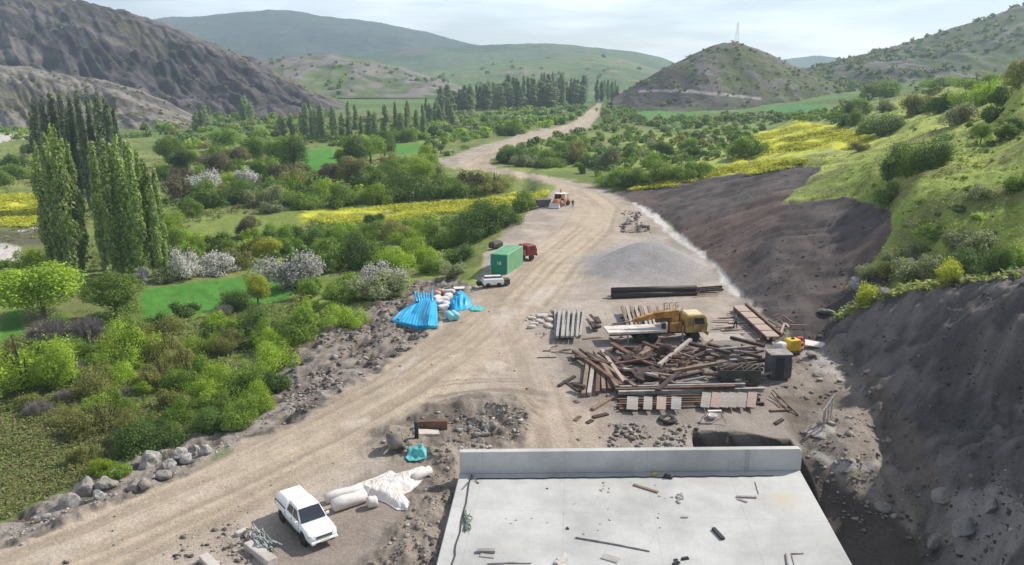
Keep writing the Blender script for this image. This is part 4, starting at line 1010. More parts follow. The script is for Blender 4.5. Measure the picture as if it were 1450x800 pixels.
def deck_mat():
    m, nt, b = nmat('cast concrete'); L = nt.links
    tc = nd(nt, 'ShaderNodeTexCoord')
    n1 = nd(nt, 'ShaderNodeTexNoise'); n1.inputs['Scale'].default_value = .22; n1.inputs['Detail'].default_value = 8; n1.inputs['Roughness'].default_value = .62
    n2 = nd(nt, 'ShaderNodeTexNoise'); n2.inputs['Scale'].default_value = 7; n2.inputs['Detail'].default_value = 6
    n3 = nd(nt, 'ShaderNodeTexNoise'); n3.inputs['Scale'].default_value = .12; n3.inputs['Detail'].default_value = 3
    for n in (n1, n2, n3): L.new(tc.outputs['Object'], n.inputs['Vector'])
    r1 = nd(nt, 'ShaderNodeValToRGB'); r1.color_ramp.elements[0].position = .36; r1.color_ramp.elements[0].color = (.35,.347,.34,1); r1.color_ramp.elements[1].position = .62; r1.color_ramp.elements[1].color = (.50,.497,.488,1)
    L.new(n1.outputs['Fac'], r1.inputs['Fac'])
    m3 = nd(nt, 'ShaderNodeMapRange'); m3.inputs['From Min'].default_value = .6; m3.inputs['From Max'].default_value = .72; m3.inputs['To Max'].default_value = .35; L.new(n3.outputs['Fac'], m3.inputs['Value'])
    x3 = nd(nt, 'ShaderNodeMix', data_type='RGBA'); x3.inputs['B'].default_value = (.50,.46,.37,1); L.new(m3.outputs['Result'], x3.inputs['Factor']); L.new(r1.outputs['Color'], x3.inputs['A'])
    m2 = nd(nt, 'ShaderNodeMapRange'); m2.inputs['To Min'].default_value = .86; m2.inputs['To Max'].default_value = 1.14; L.new(n2.outputs['Fac'], m2.inputs['Value'])
    cc = nd(nt, 'ShaderNodeCombineColor'); [L.new(m2.outputs['Result'], cc.inputs[i]) for i in range(3)]
    mu = nd(nt, 'ShaderNodeMix', data_type='RGBA', blend_type='MULTIPLY'); mu.inputs['Factor'].default_value = 1; L.new(x3.outputs['Result'], mu.inputs['A']); L.new(cc.outputs['Color'], mu.inputs['B'])
    # ochre stain near the right edge
    ds = nd(nt, 'ShaderNodeVectorMath', operation='DISTANCE'); L.new(tc.outputs['Object'], ds.inputs[0]); ds.inputs[1].default_value = STAIN
    an = nd(nt, 'ShaderNodeMath', operation='MULTIPLY_ADD'); L.new(n1.outputs['Fac'], an.inputs[0]); an.inputs[1].default_value = 2.2; L.new(ds.outputs['Value'], an.inputs[2])
    sm = nd(nt, 'ShaderNodeMapRange'); sm.inputs['From Min'].default_value = 1.2; sm.inputs['From Max'].default_value = 2.4; sm.inputs['To Min'].default_value = .5; sm.inputs['To Max'].default_value = 0; L.new(an.outputs[0], sm.inputs['Value'])
    xs = nd(nt, 'ShaderNodeMix', data_type='RGBA'); xs.inputs['B'].default_value = (.52,.43,.27,1); L.new(sm.outputs['Result'], xs.inputs['Factor']); L.new(mu.outputs['Result'], xs.inputs['A'])
    # formwork joints: thin dark lines every few metres
    rot = nd(nt, 'ShaderNodeVectorRotate', rotation_type='Z_AXIS'); rot.inputs['Angle'].default_value = math.atan2(.075, 1); L.new(tc.outputs['Object'], rot.inputs['Vector'])
    sp_ = nd(nt, 'ShaderNodeSeparateXYZ'); L.new(rot.outputs['Vector'], sp_.inputs[0]); jo = []
    for ax, per in (('X', 5.4), ('Y', 6.1)):
        dv = nd(nt, 'ShaderNodeMath', operation='MODULO'); ad_ = nd(nt, 'ShaderNodeMath', operation='ADD'); ad_.inputs[1].default_value = 200; L.new(sp_.outputs[ax], ad_.inputs[0]); L.new(ad_.outputs[0], dv.inputs[0]); dv.inputs[1].default_value = per
        lt = nd(nt, 'ShaderNodeMath', operation='LESS_THAN'); L.new(dv.outputs[0], lt.inputs[0]); lt.inputs[1].default_value = .035; jo.append(lt)
    mxj = nd(nt, 'ShaderNodeMath', operation='MAXIMUM'); L.new(jo[0].outputs[0], mxj.inputs[0]); L.new(jo[1].outputs[0], mxj.inputs[1])
    sj = nd(nt, 'ShaderNodeMath', operation='MULTIPLY'); L.new(mxj.outputs[0], sj.inputs[0]); sj.inputs[1].default_value = .35
    xj = nd(nt, 'ShaderNodeMix', data_type='RGBA'); xj.inputs['B'].default_value = (.2,.2,.2,1); L.new(sj.outputs[0], xj.inputs['Factor']); L.new(xs.outputs['Result'], xj.inputs['A'])
    L.new(xj.outputs['Result'], b.inputs['Base Color']); b.inputs['Roughness'].default_value = .85
    bp = nd(nt, 'ShaderNodeBump'); bp.inputs['Strength'].default_value = .3; bp.inputs['Distance'].default_value = .02; L.new(n2.outputs['Fac'], bp.inputs['Height']); L.new(bp.outputs['Normal'], b.inputs['Normal'])
    return m
STAIN = tuple(PZ(1112, 706, 1.0))
M_conc = deck_mat()
M_stain = mat('ochre stain', (.58,.50,.33), .85, var=.1)

# ------------------------------------------------------------------ the concrete deck
ZD = 1.0
A_, B_, C_, D_ = PZ(651, 671, ZD), PZ(1134, 666, ZD), PZ(618, 800, ZD), PZ(1208, 800, ZD)
ext = 14.0
C2 = A_ + (C_ - A_).normalized() * ((C_ - A_).length + ext); D2 = B_ + (D_ - B_).normalized() * ((D_ - B_).length + ext)
deck = empty('bridge_deck', (0, 0, 0), 0, 'pale cast concrete bridge deck with a low end wall and scattered scrap', 'bridge deck')
back = (B_ - A_).cross(Vector((0, 0, 1))).normalized() * -1
if back.y < 0: back = -back
Aw, Bw = A_ + back * .5, B_ + back * .5
def prism(top, zb):
    mb = MB(); n = len(top); vs = [tuple(p) for p in top] + [(p[0], p[1], zb) for p in top]
    return mb.add(vs, [tuple(range(n)), tuple(range(n, 2 * n))[::-1]] + [(i, i + n, (i + 1) % n + n, (i + 1) % n) for i in range(n)])
prism([Aw, Bw, D2, C2], -8).build('slab', M_conc, deck, bevel=.04)
wd = (B_ - A_).normalized(); hgt = 1.55
mb = MB(); L = (B_ - A_).length
prof = [(0.0, .003), (L, .003), (L, hgt - .18), (L - .2, hgt), (0.0, hgt)]
vs = [A_ + wd * s + Vector((0, 0, z)) for s, z in prof] + [A_ + wd * s + back * .47 + Vector((0, 0, z)) for s, z in prof]
mb.add(vs, [(0, 1, 2, 3, 4), (9, 8, 7, 6, 5)] + [(i, (i + 1) % 5, (i + 1) % 5 + 5, i + 5) for i in range(5)])
mb.build('end_wall', M_conc, deck, bevel=.03)
# raised margin strip along the left edge
e = (C_ - A_).normalized(); sd_ = wd
mb = MB(); p = [A_ + sd_ * .03 + e * .05, A_ + sd_ * .62 + e * .05, C2 + sd_ * .62, C2 + sd_ * .03]
mb.add([v_ + Vector((0, 0, .004)) for v_ in p] + [v_ + Vector((0, 0, .05)) for v_ in p], [(0, 1, 2, 3), (7, 6, 5, 4), (0, 4, 5, 1), (1, 5, 6, 2), (2, 6, 7, 3), (3, 7, 4, 0)])
mb.build('edge_strip', M_conc, deck)

def dk(u, v, dz=0.0): return PZ(u, v, ZD + dz)
def deckbar(name, label, cat, a, b, w, h, m, dz=None, group=None):
    dz = h / 2 + .006 if dz is None else dz
    pa, pb = dk(*a, dz), dk(*b, dz); c = (pa + pb) / 2
    return tag(MB().bar(pa - c, pb - c, w, h).build(name, m, None, c), label, cat, group)
def tubeobj(name, label, cat, pts, r, m, group=None, n=7):
    c = Vector(pts[0]); return tag(MB().tube([Vector(p) - c for p in pts], r, n).build(name, m, None, c, True), label, cat, group)
tubeobj('steel_rod', 'long thin grey steel rod lying across the middle of the deck', 'rod', [dk(815,761,.05), dk(868,770,.05), dk(920,780,.05)], .045, M_steel)
deckbar('plank', 'brown weathered plank on the deck below the end wall', 'plank', (897,686), (932,697), .2, .08, M_brown)
deckbar('plank', 'short dark plank lying on the deck right of the rod', 'plank', (1010,748), (1024,763), .22, .14, M_dark)
deckbar('angle_iron', 'grey angle iron lying level beside a shorter tilted one', 'angle iron', (1043,703), (1071,704), .16, .09, M_steel)
deckbar('angle_iron', 'short tilted angle iron under the level one on the deck', 'angle iron', (1044,706), (1058,711), .16, .05, M_steel)
tubeobj('steel_rod', 'thin upright-looking wire rod near the right end of the wall', 'rod', [dk(1069,682,.03), dk(1074,699,.03)], .025, M_steel)
deckbar('steel_channel', 'dark steel channel on the deck near the left edge', 'steel channel', (675,780), (701,780), .25, .16, M_steel)
deckbar('steel_plate', 'grey steel plate leaning by the dark channel', 'steel plate', (680,786), (700,788), .3, .05, M_greyp)
deckbar('steel_plate', 'grey diamond-shaped plate flat on the deck under the rod', 'steel plate', (853,787), (876,794), .5, .05, M_greyp)
tubeobj('steel_rod', 'bent rod at the bottom edge of the deck left of centre', 'rod', [dk(690,799,.04), dk(720,797,.04), dk(752,797,.04)], .05, M_steel)
deckbar('offcut', 'small grey offcut on the deck in front of the plank', 'offcut', (965,732), (974,732), .14, .07, M_greyp)
tubeobj('rebar_hook', 'bent rebar hook at lower right of the deck', 'rebar', [dk(1120,784,.05), dk(1138,783,.05)], .035, M_steel)
tubeobj('rebar_hook', 'upright leg piece of rebar at lower right of the deck', 'rebar', [dk(1113,784,.06), dk(1116,805,.06)], .06, M_steel)
tubeobj('rebar_hook', 'thin rebar stub beside the upright leg piece', 'rebar', [dk(1121,786,.03), dk(1126,805,.03)], .022, M_steel)
def chips(name, label, cat, u, v, n, su, sv, size, m, seed):
    rg = np.random.default_rng(seed)
    for i in range(n):
        p = dk(u + rg.normal() * su, v + rg.normal() * sv); s = size * rg.uniform(.5, 1.4)
        o = MB().box((0, 0, s * .2 + .004), (s * rg.uniform(.8, 2), s * .6, s * .4), (0, 0, rg.uniform(0, 3)), .8).build(name, m, None, p)
        tag(o, label, cat, label.split(' on ')[0].split(' at ')[0])
chips('timber_scrap', 'grey timber scrap in the scatter right of the brown plank', 'scrap', 961, 705, 12, 5, 3, .22, M_greyp, 1)
chips('concrete_lump', 'grey concrete lump in the heap beside the diamond-shaped plate', 'lump', 790, 796, 12, 9, 3, .32, M_slab, 2)
chips('scrap_bit', 'dark scrap bit on the deck right of the diamond-shaped plate', 'scrap', 958, 797, 5, 6, 2, .24, M_dark, 3)
chips('dark_clod', 'small black clod on the deck left of the rod', 'clod', 804, 749, 1, .5, .3, .16, M_dark, 4)
chips('dark_clod', 'small dark clod on the deck below the wall at left', 'clod', 776, 693, 1, 1.5, .6, .13, M_dark, 5)
chips('timber_scrap', 'pale timber scrap under the wall left of the plank', 'scrap', 852, 690, 7, 9, 4, .15, M_pale, 6)
chips('litter_bit', 'tiny bit of litter lying loose over the middle of the deck', 'litter', 850, 735, 26, 120, 24, .09, M_greyp, 7)
rg = np.random.default_rng(5)
pts = [dk(668,672,.06)] + [dk(668 - t * 28 + rg.normal() * .8, 672 + t * 130, .03 + .03) for t in np.linspace(.06, 1, 16)]
tubeobj('cable', 'dark cable running down the left edge of the deck', 'cable', pts, .035, M_dark)
pts = [dk(u, 678 - (u - 670) * .010 + rg.normal() * .5, .05) for u in np.linspace(674, 1095, 40)]
tubeobj('cable', 'dark cable running along the foot of the end wall', 'cable', pts, .035, M_dark)
mb = MB(); c = dk(661, 738)
for i in range(9):
    q = [dk(661 + rg.normal() * 3, 726 + 3.3 * k + rg.normal() * 2, .06 + .12 * rg.random()) - c for k in range(8)]
    mb.tube(q, .04, 5)
tag(mb.build('cable_coil', mat('faded green rope', (.14,.17,.14), .8, var=.4, scale=6), None, c, True), 'tangled grey-green rope coil on the left edge of the deck', 'rope')
tubeobj('bent_rod', 'bent grey rod standing at the left end of the wall', 'rod', [dk(669,676,.05), dk(670,674,.8), dk(669,676,.1), dk(678,684,.05)], .05, M_steel)
mb = MB(); c = dk(945, 676); mb.box((0, 0, .16), (.5, .4, .3), (0, 0, .5), .6); mb.box((.2, -.1, .1), (.35, .3, .18), (0, 0, 1.1), .8)
tag(mb.build('black_bag', M_dark, None, c, bevel=.06), 'small black bag against the foot of the end wall', 'bag')
mb = MB(); c = dk(927, 672); mb.box((0, 0, .1), (.5, .3, .18), (0, 0, .2), .6)
tag(mb.build('yellow_bag', mat('dull yellow plastic', (.42,.40,.12), .7), None, c, bevel=.05), 'dull yellow bag at the foot of the end wall', 'bag')

# ------------------------------------------------------------------ wheels
def wheel(parent, x, y, r, wd_, n=20, rim=M_rim):
    t = MB().lathe([(r * .58, -wd_ / 2), (r * .9, -wd_ / 2), (r, -wd_ * .36), (r, wd_ * .36), (r * .9, wd_ / 2), (r * .58, wd_ / 2)], (0, 0, 0), n, 'Y').build('wheel', M_black, parent, (x, y, r), True)
    MB().lathe([(.001, -wd_ * .40), (r * .2, -wd_ * .48), (r * .3, -wd_ * .36), (r * .5, -wd_ * .38), (r * .6, -wd_ * .49), (r * .6, wd_ * .49), (r * .5, wd_ * .38), (r * .3, wd_ * .36), (r * .2, wd_ * .48), (.001, wd_ * .40)], (0, 0, 0), n, 'Y').build('rim', rim, t, None, True)
    return t
def panel(pts, th=.012):
    """thin plate over a polygon, pushed out along its normal"""
    P = [Vector(p) for p in pts]; n = (P[1] - P[0]).cross(P[2] - P[0]).normalized()
    k = len(P); mb = MB()
    return mb.add([p + n * th for p in P] + [p - n * th for p in P], [tuple(range(k)), tuple(range(k, 2 * k))[::-1]] + [(i, (i + 1) % k, (i + 1) % k + k, i + k) for i in range(k)])

# ------------------------------------------------------------------ white pickup
pk0, pk1 = PZ(398, 736, .3), PZ(452, 768, .3)
ang = math.atan2(-.80, .60)
cxy = P3(434, 748)
pk = empty('pickup_truck', cxy, ang, 'white double-cab pickup with covered bed parked beside the dirt road', 'pickup')
def ring(x, w, zb, zt, bel=None):
    bel = bel or w * 1.0
    return [Vector(p) for p in ((x, -w * .92, zb), (x, w * .92, zb), (x, w, zb + (zt - zb) * .3), (x, bel, zt - (zt - zb) * .18), (x, bel * .9, zt), (x, -bel * .9, zt), (x, -bel, zt - (zt - zb) * .18), (x, -w, zb + (zt - zb) * .3))]
st_ = [(-2.66,.80,.62,1.06),(-2.58,.88,.50,1.12),(-1.9,.915,.46,1.14),(-.9,.92,.42,1.14),(.2,.92,.40,1.13),(1.1,.92,.42,1.14),(1.35,.915,.44,1.13),(2.0,.90,.46,1.06),(2.4,.87,.44,.98),(2.58,.80,.44,.90),(2.66,.70,.48,.80)]
MB().loft([ring(*s) for s in st_]).build('body', M_white, pk, smooth=True, bevel=.02)
cab_b = [(-.98,.80),(1.22,.80)]
def rect(x0, x1, w, z): return [Vector((x0, -w, z)), Vector((x1, -w, z)), Vector((x1, w, z)), Vector((x0, w, z))]
MB().loft([rect(-.98, 1.26, .83, 1.10), rect(-.86, .98, .78, 1.38), rect(-.70, .52, .68, 1.74), rect(-.60, .42, .62, 1.79)]).build('cab', M_white, pk, bevel=.04)
MB().loft([rect(-2.60, -1.0, .84, 1.12), rect(-2.56, -1.0, .80, 1.42), rect(-2.46, -1.02, .70, 1.60), rect(-2.36, -1.06, .62, 1.65)]).build('bed_cover', M_white, pk, bevel=.04)
for s in (-1, 1):
    MB().box((-1.78, s * .872, 1.135), (1.62, .02, .05)).build('cover_seam', M_dark, pk)
def lerp(a, b, t): return Vector(a) + (Vector(b) - Vector(a)) * t
wb, wt = Vector((1.235, 0, 1.16)), Vector((.565, 0, 1.715))
nrm = Vector((.64, 0, .77)) * .02
panel([wb + nrm + Vector((0, -.76, 0)), wb + nrm + Vector((0, .76, 0)), wt + nrm + Vector((0, .645, 0)), wt + nrm + Vector((0, -.645, 0))]).build('windscreen', M_glass, pk)
for s in (-1, 1):
    def sp(x, z):   # point on the cab side
        w = .83 + (.78 - .83) * (z - 1.1) / .28 if z < 1.38 else .78 + (.68 - .78) * (z - 1.38) / .36
        return Vector((x, s * (w + .012), z))
    q = [sp(.12, 1.18), sp(1.0, 1.18), sp(.50, 1.66), sp(.10, 1.66)]
    panel(q).build('side_window', M_glass, pk)
    q = [sp(-.78, 1.20), sp(.02, 1.18), sp(.01, 1.66), sp(-.58, 1.64)]
    panel(q).build('side_window', M_glass, pk)
    for xx in (-1.62, 1.62):
        MB().lathe([(.001, -.01), (.47, -.01), (.47, .01), (.001, .01)], (xx, s * .905, .44), 20, 'Y').build('wheel_arch', M_dark, pk)
        wheel(pk, xx, s * .83, .385, .25)
    MB().box((.98, s * .98, 1.2), (.12, .2, .16)).build('mirror', M_white, pk, bevel=.03)
    MB().loft([[Vector((2.40, s * .62, .80)), Vector((2.40, s * .62, .96)), Vector((2.20, s * .86, 1.0)), Vector((2.20, s * .86, .84))], [Vector((2.655, s * .52, .74)), Vector((2.62, s * .52, .90)), Vector((2.46, s * .87, .95)), Vector((2.48, s * .875, .80))]]).build('headlight', M_lamp, pk, bevel=.01)
    MB().box((-2.64, s * .80, .92), (.08, .16, .34)).build('tail_light', M_redlamp, pk)
    for xx in (.0, -.86): MB().box((xx, s * .935, .98), (.16, .03, .035)).build('door_handle', M_chrome, pk)
    for xx in (-.93, .08, 1.12): MB().box((xx, s * .922, .80), (.014, .012, .62)).build('door_seam', M_dark, pk)
    MB().box((.05, s * .93, .42), (1.9, .14, .06)).build('side_step', M_dark, pk)
MB().box((2.655, 0, .80), (.05, .98, .15)).build('grille', M_dark, pk, bevel=.015)
MB().box((2.675, 0, .80), (.04, .96, .03)).build('grille_bar', M_chrome, pk)
MB().loft([rect(2.4, 2.74, .80, .44), rect(2.4, 2.76, .82, .56), rect(2.4, 2.72, .80, .64)]).build('front_bumper', M_white, pk, bevel=.03)
MB().box((2.72, 0, .52), (.10, 1.15, .09)).build('air_intake', M_dark, pk)
MB().box((2.78, 0, .60), (.015, .5, .11)).build('number_plate', M_text, pk)
MB().box((-2.72, 0, .56), (.12, 1.6, .16)).build('rear_bumper', M_chrome, pk, bevel=.02)
for s in (-1, 1): MB().bar((.95, s * .3, 1.19), (1.05, s * .3 - .5, 1.22), .02, .02).build('wiper', M_dark, pk)

# ------------------------------------------------------------------ crane truck
ta, tb = P3(858, 484), P3(1000, 478)
ct = empty('crane_truck', ta, head(ta, tb), 'dull yellow crane truck with dusty white flatbed and folded boom among the scrap', 'crane truck')
MB().box((5.4, -.42, .92), (10.4, .16, .26)).box((5.4, .42, .92), (10.4, .16, .26)).box((2, 0, .9), (.2, .9, .2)).box((6.6, 0, .9), (.2, .9, .2)).build('chassis', M_dark, ct)
MB().box((3.2, 0, 1.36), (6.5, 2.45, .12)).box((3.2, -1.2, 1.28), (6.5, .08, .22)).box((3.2, 1.2, 1.28), (6.5, .08, .22)).box((0, 0, 1.28), (.1, 2.4, .22)).build('flatbed', M_bed, ct, bevel=.02)
MB().box((6.42, 0, 1.8), (.1, 2.4, .8)).build('headboard', M_bed, ct)
cb = MB().loft([rect(8.55, 10.95, 1.2, 1.0), rect(8.5, 11.0, 1.22, 1.9), rect(8.55, 10.8, 1.15, 2.75), rect(8.65, 10.6, 1.05, 2.92)]).build('cab', M_yel, ct, bevel=.06)
MB().loft([rect(8.7, 10.5, 1.0, 2.93), rect(8.8, 10.4, .9, 3.0)]).build('cab_roof', mat('pale yellow roof', (.58,.50,.30), .6, var=.2), ct, bevel=.03)
panel([(10.98, -1.0, 2.0), (10.98, 1.0, 2.0), (10.83, .98, 2.65), (10.83, -.98, 2.65)], .03).build('windscreen', M_glass, ct)
for s in (-1, 1):
    q = [(9.5, s * 1.215, 1.95), (10.65, s * 1.215, 1.95), (10.5, s * 1.175, 2.6), (9.5, s * 1.175, 2.6)]
    panel(q, .02).build('side_window', M_glass, ct)
    MB().box((9.35, s * 1.225, 1.95), (.03, .03, 1.5)).build('door_seam', M_dark, ct)
    for xx in (3.55, 4.95, 9.65): wheel(ct, xx, s * .98, .56, .42, 20, M_steel)
    MB().box((9.65, s * 1.05, 1.16), (1.4, .5, .08)).build('mudguard', M_yel, ct, bevel=.02)
    MB().box((11.0, s * .85, 1.15), (.06, .3, .2)).build('headlight', M_lamp, ct)
    MB().bar((2.1, s * 1.05, 1.15), (2.1, s * 1.3, .06), .14, .14).box((2.1, s * 1.3, .05), (.4, .3, .08)).build('outrigger', M_steel, ct)
    MB().bar((8.2, s * 1.15, 1.9), (8.1, s * 1.5, .06), .16, .16).box((8.1, s * 1.5, .05), (.45, .35, .08)).build('outrigger', M_steel, ct)
MB().box((11.05, 0, .85), (.2, 2.4, .4)).build('front_bumper', M_yel, ct, bevel=.03)
MB().box((7.55, 0, 1.55), (1.3, 1.6, 1.0)).box((7.6, 0, 2.3), (.8, .8, .9)).build('crane_column', M_org, ct, bevel=.04)
MB().loft([[Vector((8.0, -.35, 2.55)), Vector((8.0, .35, 2.55)), Vector((8.0, .35, 3.35)), Vector((8.0, -.35, 3.35))], [Vector((5.4, -.3, 2.45)), Vector((5.4, .3, 2.45)), Vector((5.4, .3, 3.15)), Vector((5.4, -.3, 3.15))], [Vector((2.9, -.22, 2.1)), Vector((2.9, .22, 2.1)), Vector((2.9, .22, 2.45)), Vector((2.9, -.22, 2.45))]]).build('boom', M_org, ct, bevel=.03)
MB().tube([(3.2, 0, 2.3), (.7, .1, 1.95)], .09, 8).build('boom_extension', M_steel, ct, smooth=True)
MB().tube([(7.8, .45, 2.1), (5.6, .4, 2.7)], .1, 8).build('boom_cylinder', M_chrome, ct, smooth=True)
MB().box((6.2, -.2, 2.25), (1.6, .5, .35)).build('valve_block', M_rust, ct, bevel=.03)
for xx in (6.6, 7.2, 7.9):
    MB().bar((xx, .4, 3.2), (xx - .1, .5, 3.95), .07, .07).bar((xx - .1, .5, 3.95), (xx + .3, .5, 4.0), .06, .06).build('hose_bracket', M_yel, ct)
MB().lathe([(.28, -.3), (.3, 0), (.28, .3)], (6.3, -.7, 1.75), 12, 'X').build('fuel_tank', M_rustd, ct, smooth=True)
MB().box((8.35, .9, 1.9), (.25, .4, 1.7)).build('exhaust_stack', M_dark, ct, bevel=.05)

ct.scale = (.94, .94, .94)
# ------------------------------------------------------------------ green container
n0, n1 = PZ(693.5, 388.5, .15), PZ(719, 391, .15)
f1 = PZ(741, 376, .15)
ca = head(n1, f1)
ctn = empty('shipping_container', n1, ca, 'pale green shipping container with shade-darkened end standing beside the road', 'container')
Lc, Wc, Hc = 6.4, 2.5, 2.95
rb_ = MB().box((Lc / 2, Wc / 2, Hc / 2), (Lc - .1, Wc - .12, Hc - .06))
for i in range(26):
    xx = .25 + i * (Lc - .5) / 25
    rb_.box((xx, .035, Hc / 2), (.12, .07, Hc - .3)); rb_.box((xx, Wc - .035, Hc / 2), (.12, .07, Hc - .3)); rb_.box((xx, Wc / 2, Hc - .02), (.12, Wc - .3, .04))
rb_.build('shell', M_cont, ctn)
fr = MB()
for xx in (.06, Lc - .06):
    for yy in (.06, Wc - .06): fr.box((xx, yy, Hc / 2), (.14, .14, Hc))
for yy in (.06, Wc - .06): fr.box((Lc / 2, yy, Hc - .05), (Lc - .3, .12, .11)); fr.box((Lc / 2, yy, .08), (Lc - .3, .12, .16))
fr.build('frame', M_cont, ctn)
MB().box((-.0, Wc / 2, Hc / 2), (.05, Wc - .24, Hc - .24)).build('end_panel', M_contshade, ctn)
for k in range(7): MB().box((-.035, .35 + k * .3, Hc / 2), (.03, .10, Hc - .35)).build('end_rib', M_contshade, ctn) if k not in (3,) else None
tcv = bpy.data.curves.new('mark', 'FONT'); tcv.body = '18'; tcv.size = .62; tcv.extrude = .01; tcv.align_x = 'CENTER'
to = bpy.data.objects.new('mark', tcv); COL.objects.link(to)
me_t = bpy.data.meshes.new_from_object(to); bpy.data.objects.remove(to); me_t.materials.append(M_text)
tm = link('number_mark', me_t, ctn, (-.065, Wc / 2 , 1.5)); tm.rotation_euler = (math.pi / 2, 0, -math.pi / 2)

# red truck beyond the container
rp, rq = P3(737, 369), P3(759, 366)
rt = empty('red_truck', rp, head(rp, rq), 'dark red truck parked behind the green container', 'truck')
MB().loft([rect(.4, 2.35, .98, .75), rect(.4, 2.4, 1.0, 1.5), rect(.45, 2.1, .95, 2.15), rect(.55, 1.9, .85, 2.25)]).build('cab', M_red, rt, bevel=.06)
panel([(2.42, -.85, 1.55), (2.42, .85, 1.55), (2.16, .8, 2.08), (2.16, -.8, 2.08)], .03).build('windscreen', M_glass, rt)
MB().box((-1.6, 0, .75), (4.4, .8, .22)).build('chassis', M_dark, rt)
MB().box((-1.7, 0, 1.25), (3.8, 2.0, .75)).build('cargo_box', M_rust, rt, bevel=.03)
MB().box((2.42, 0, .72), (.22, 1.9, .34)).build('front_bumper', M_dark, rt, bevel=.03)
for s in (-1, 1):
    panel([(1.0, s * 1.0, 1.52), (1.95, s * 1.0, 1.52), (1.8, s * .96, 2.05), (1.0, s * .96, 2.05)], .02).build('side_window', M_glass, rt)
    MB().lathe([(.001, -.04), (.14, -.04), (.14, .04), (.001, .04)], (2.42, s * .72, 1.12), 12, 'X').build('headlight', M_lamp, rt)
    for xx in (1.35, -2.6): wheel(rt, xx, s * .88, .48, .32, 18, M_steel)
# white boxy machine in front of the container
wp = P3(698, 405)
wm = empty('compressor', wp, .18, 'white boxy machine with rounded body and lid before the green container', 'machine')
MB().loft([rect(-1.25, 1.25, .6, .25), rect(-1.35, 1.35, .72, .6), rect(-1.3, 1.3, .72, .95), rect(-1.2, 1.2, .66, 1.08)]).build('body', M_white, wm, bevel=.06)
MB().box((0, .2, 1.14), (2.3, .8, .10)).build('vent_gap', M_dark, wm)
MB().box((.0, .35, 1.25), (2.1, .6, .12)).build('lid', M_white, wm, bevel=.03)
MB().box((0, 0, .2), (2.9, .9, .16)).build('skid', M_dark, wm)
for s in (-1, 1): wheel(wm, s * .7, -.62, .3, .2, 16, M_steel)
MB().box((1.75, .1, .55), (.8, 1.2, .7)).build('engine_block', M_olive, wm, bevel=.04)
MB().lathe([(.3, -.45), (.38, -.2), (.38, .2), (.3, .45)], (-1.75, .2, .42), 14, 'Y').build('hose_reel', M_black, wm, smooth=True)
p = P3(655, 409); tag(MB().box((0, 0, .12), (2.3, 1.0, .12), (0, .05, .25)).build('flat_sheet', M_cloth, None, p, bevel=.02), 'white flat sheet lying between the blue sheets and the container', 'panel')
p = P3(702, 352)
tr_ = empty('trailer', p, .9, 'dark olive covered trailer half hidden behind the green container', 'trailer')
MB().loft([rect(-1.8, 1.8, .9, .6), rect(-1.8, 1.8, 1.0, 1.4), rect(-1.5, 1.5, .7, 1.9)]).build('cover', M_olive, tr_, bevel=.08)
MB().box((0, 0, .5), (3.8, 1.6, .16)).build('chassis', M_dark, tr_); tr_.scale = (.62, .62, .62)
for s in (-1, 1): wheel(tr_, -.4, s * .95, .4, .25, 16, M_steel)

# ------------------------------------------------------------------ draped sheets
def sheet(name, poly, hf, m, label, cat, nu=46, nv=34, thick=.03, group=None, skirt=True):
    P = np.array(poly, float); us = np.linspace(P[:, 0].min(), P[:, 0].max(), nu); vs = np.linspace(P[:, 1].min(), P[:, 1].max(), nv)
    uu, vv = np.meshgrid(us, vs); s = poly_sd(uu, vv, poly)
    x, y = unproj(uu, vv, 0.0)
    for _ in range(6):
        x, y = unproj(uu, vv, H(x, y))
    h = hf(uu, vv, s, x, y); g = H(x, y)
    c = np.array([x.mean(), y.mean(), g.mean()])
    V = np.stack([x, y, g + np.maximum(h, .02)], -1) - c
    idx = np.arange(nu * nv).reshape(nv, nu); f = np.stack([idx[:-1, :-1], idx[1:, :-1], idx[1:, 1:], idx[:-1, 1:]], -1).reshape(-1, 4)
    ok = (s.ravel()[f] > -1.0).all(1)
    me = mesh_np(name, V.reshape(-1, 3), f[ok], [m], True)
    o = link(name, me, None, c); so_ = o.modifiers.new('solidify', 'SOLIDIFY'); so_.thickness = thick; so_.offset = 1
    return tag(o, label, cat, group)
def loft_tarp(name, rows, ridges, m, label, cat, ns=110, nt=9, amp=.07):
    """sheet through rows of (px, py, height) points, with ridges across it"""
    R_ = []
    for r in rows:
        P = np.array([P3(*q) for q in r]); k = np.linspace(0, 1, len(r)); s_ = np.linspace(0, 1, ns)
        R_.append(np.stack([np.interp(s_, k, P[:, i]) for i in range(3)], 1))
    R_ = np.array(R_); tt = np.linspace(0, 1, len(rows)); T_ = np.linspace(0, 1, nt * (len(rows) - 1) + 1)
    G_ = np.stack([[np.interp(T_, tt, R_[:, a, i]) for a in range(ns)] for i in range(3)], -1)      # ns x nT x 3
    s_ = np.linspace(0, 1, ns)[:, None]; t_ = T_[None]
    w_ = s_ * ridges + .35 * np.sin(t_ * 3 + s_ * 9)
    G_[..., 2] += amp * (np.abs(np.sin(math.pi * w_)) - .5) * (1 + .5 * np.sin(w_ * 1.9)) + .03 * vn(s_ * 40 + 0 * t_, t_ * 9 + 0 * s_, 17)
    c = G_.reshape(-1, 3).mean(0); nT = len(T_); ix = np.arange(ns * nT).reshape(ns, nT)
    f = np.stack([ix[:-1, :-1], ix[1:, :-1], ix[1:, 1:], ix[:-1, 1:]], -1).reshape(-1, 4)
    o = link(name, mesh_np(name, (G_ - c).reshape(-1, 3), f, [m], True), None, c)
    md = o.modifiers.new('solidify', 'SOLIDIFY'); md.thickness = .03; return tag(o, label, cat)
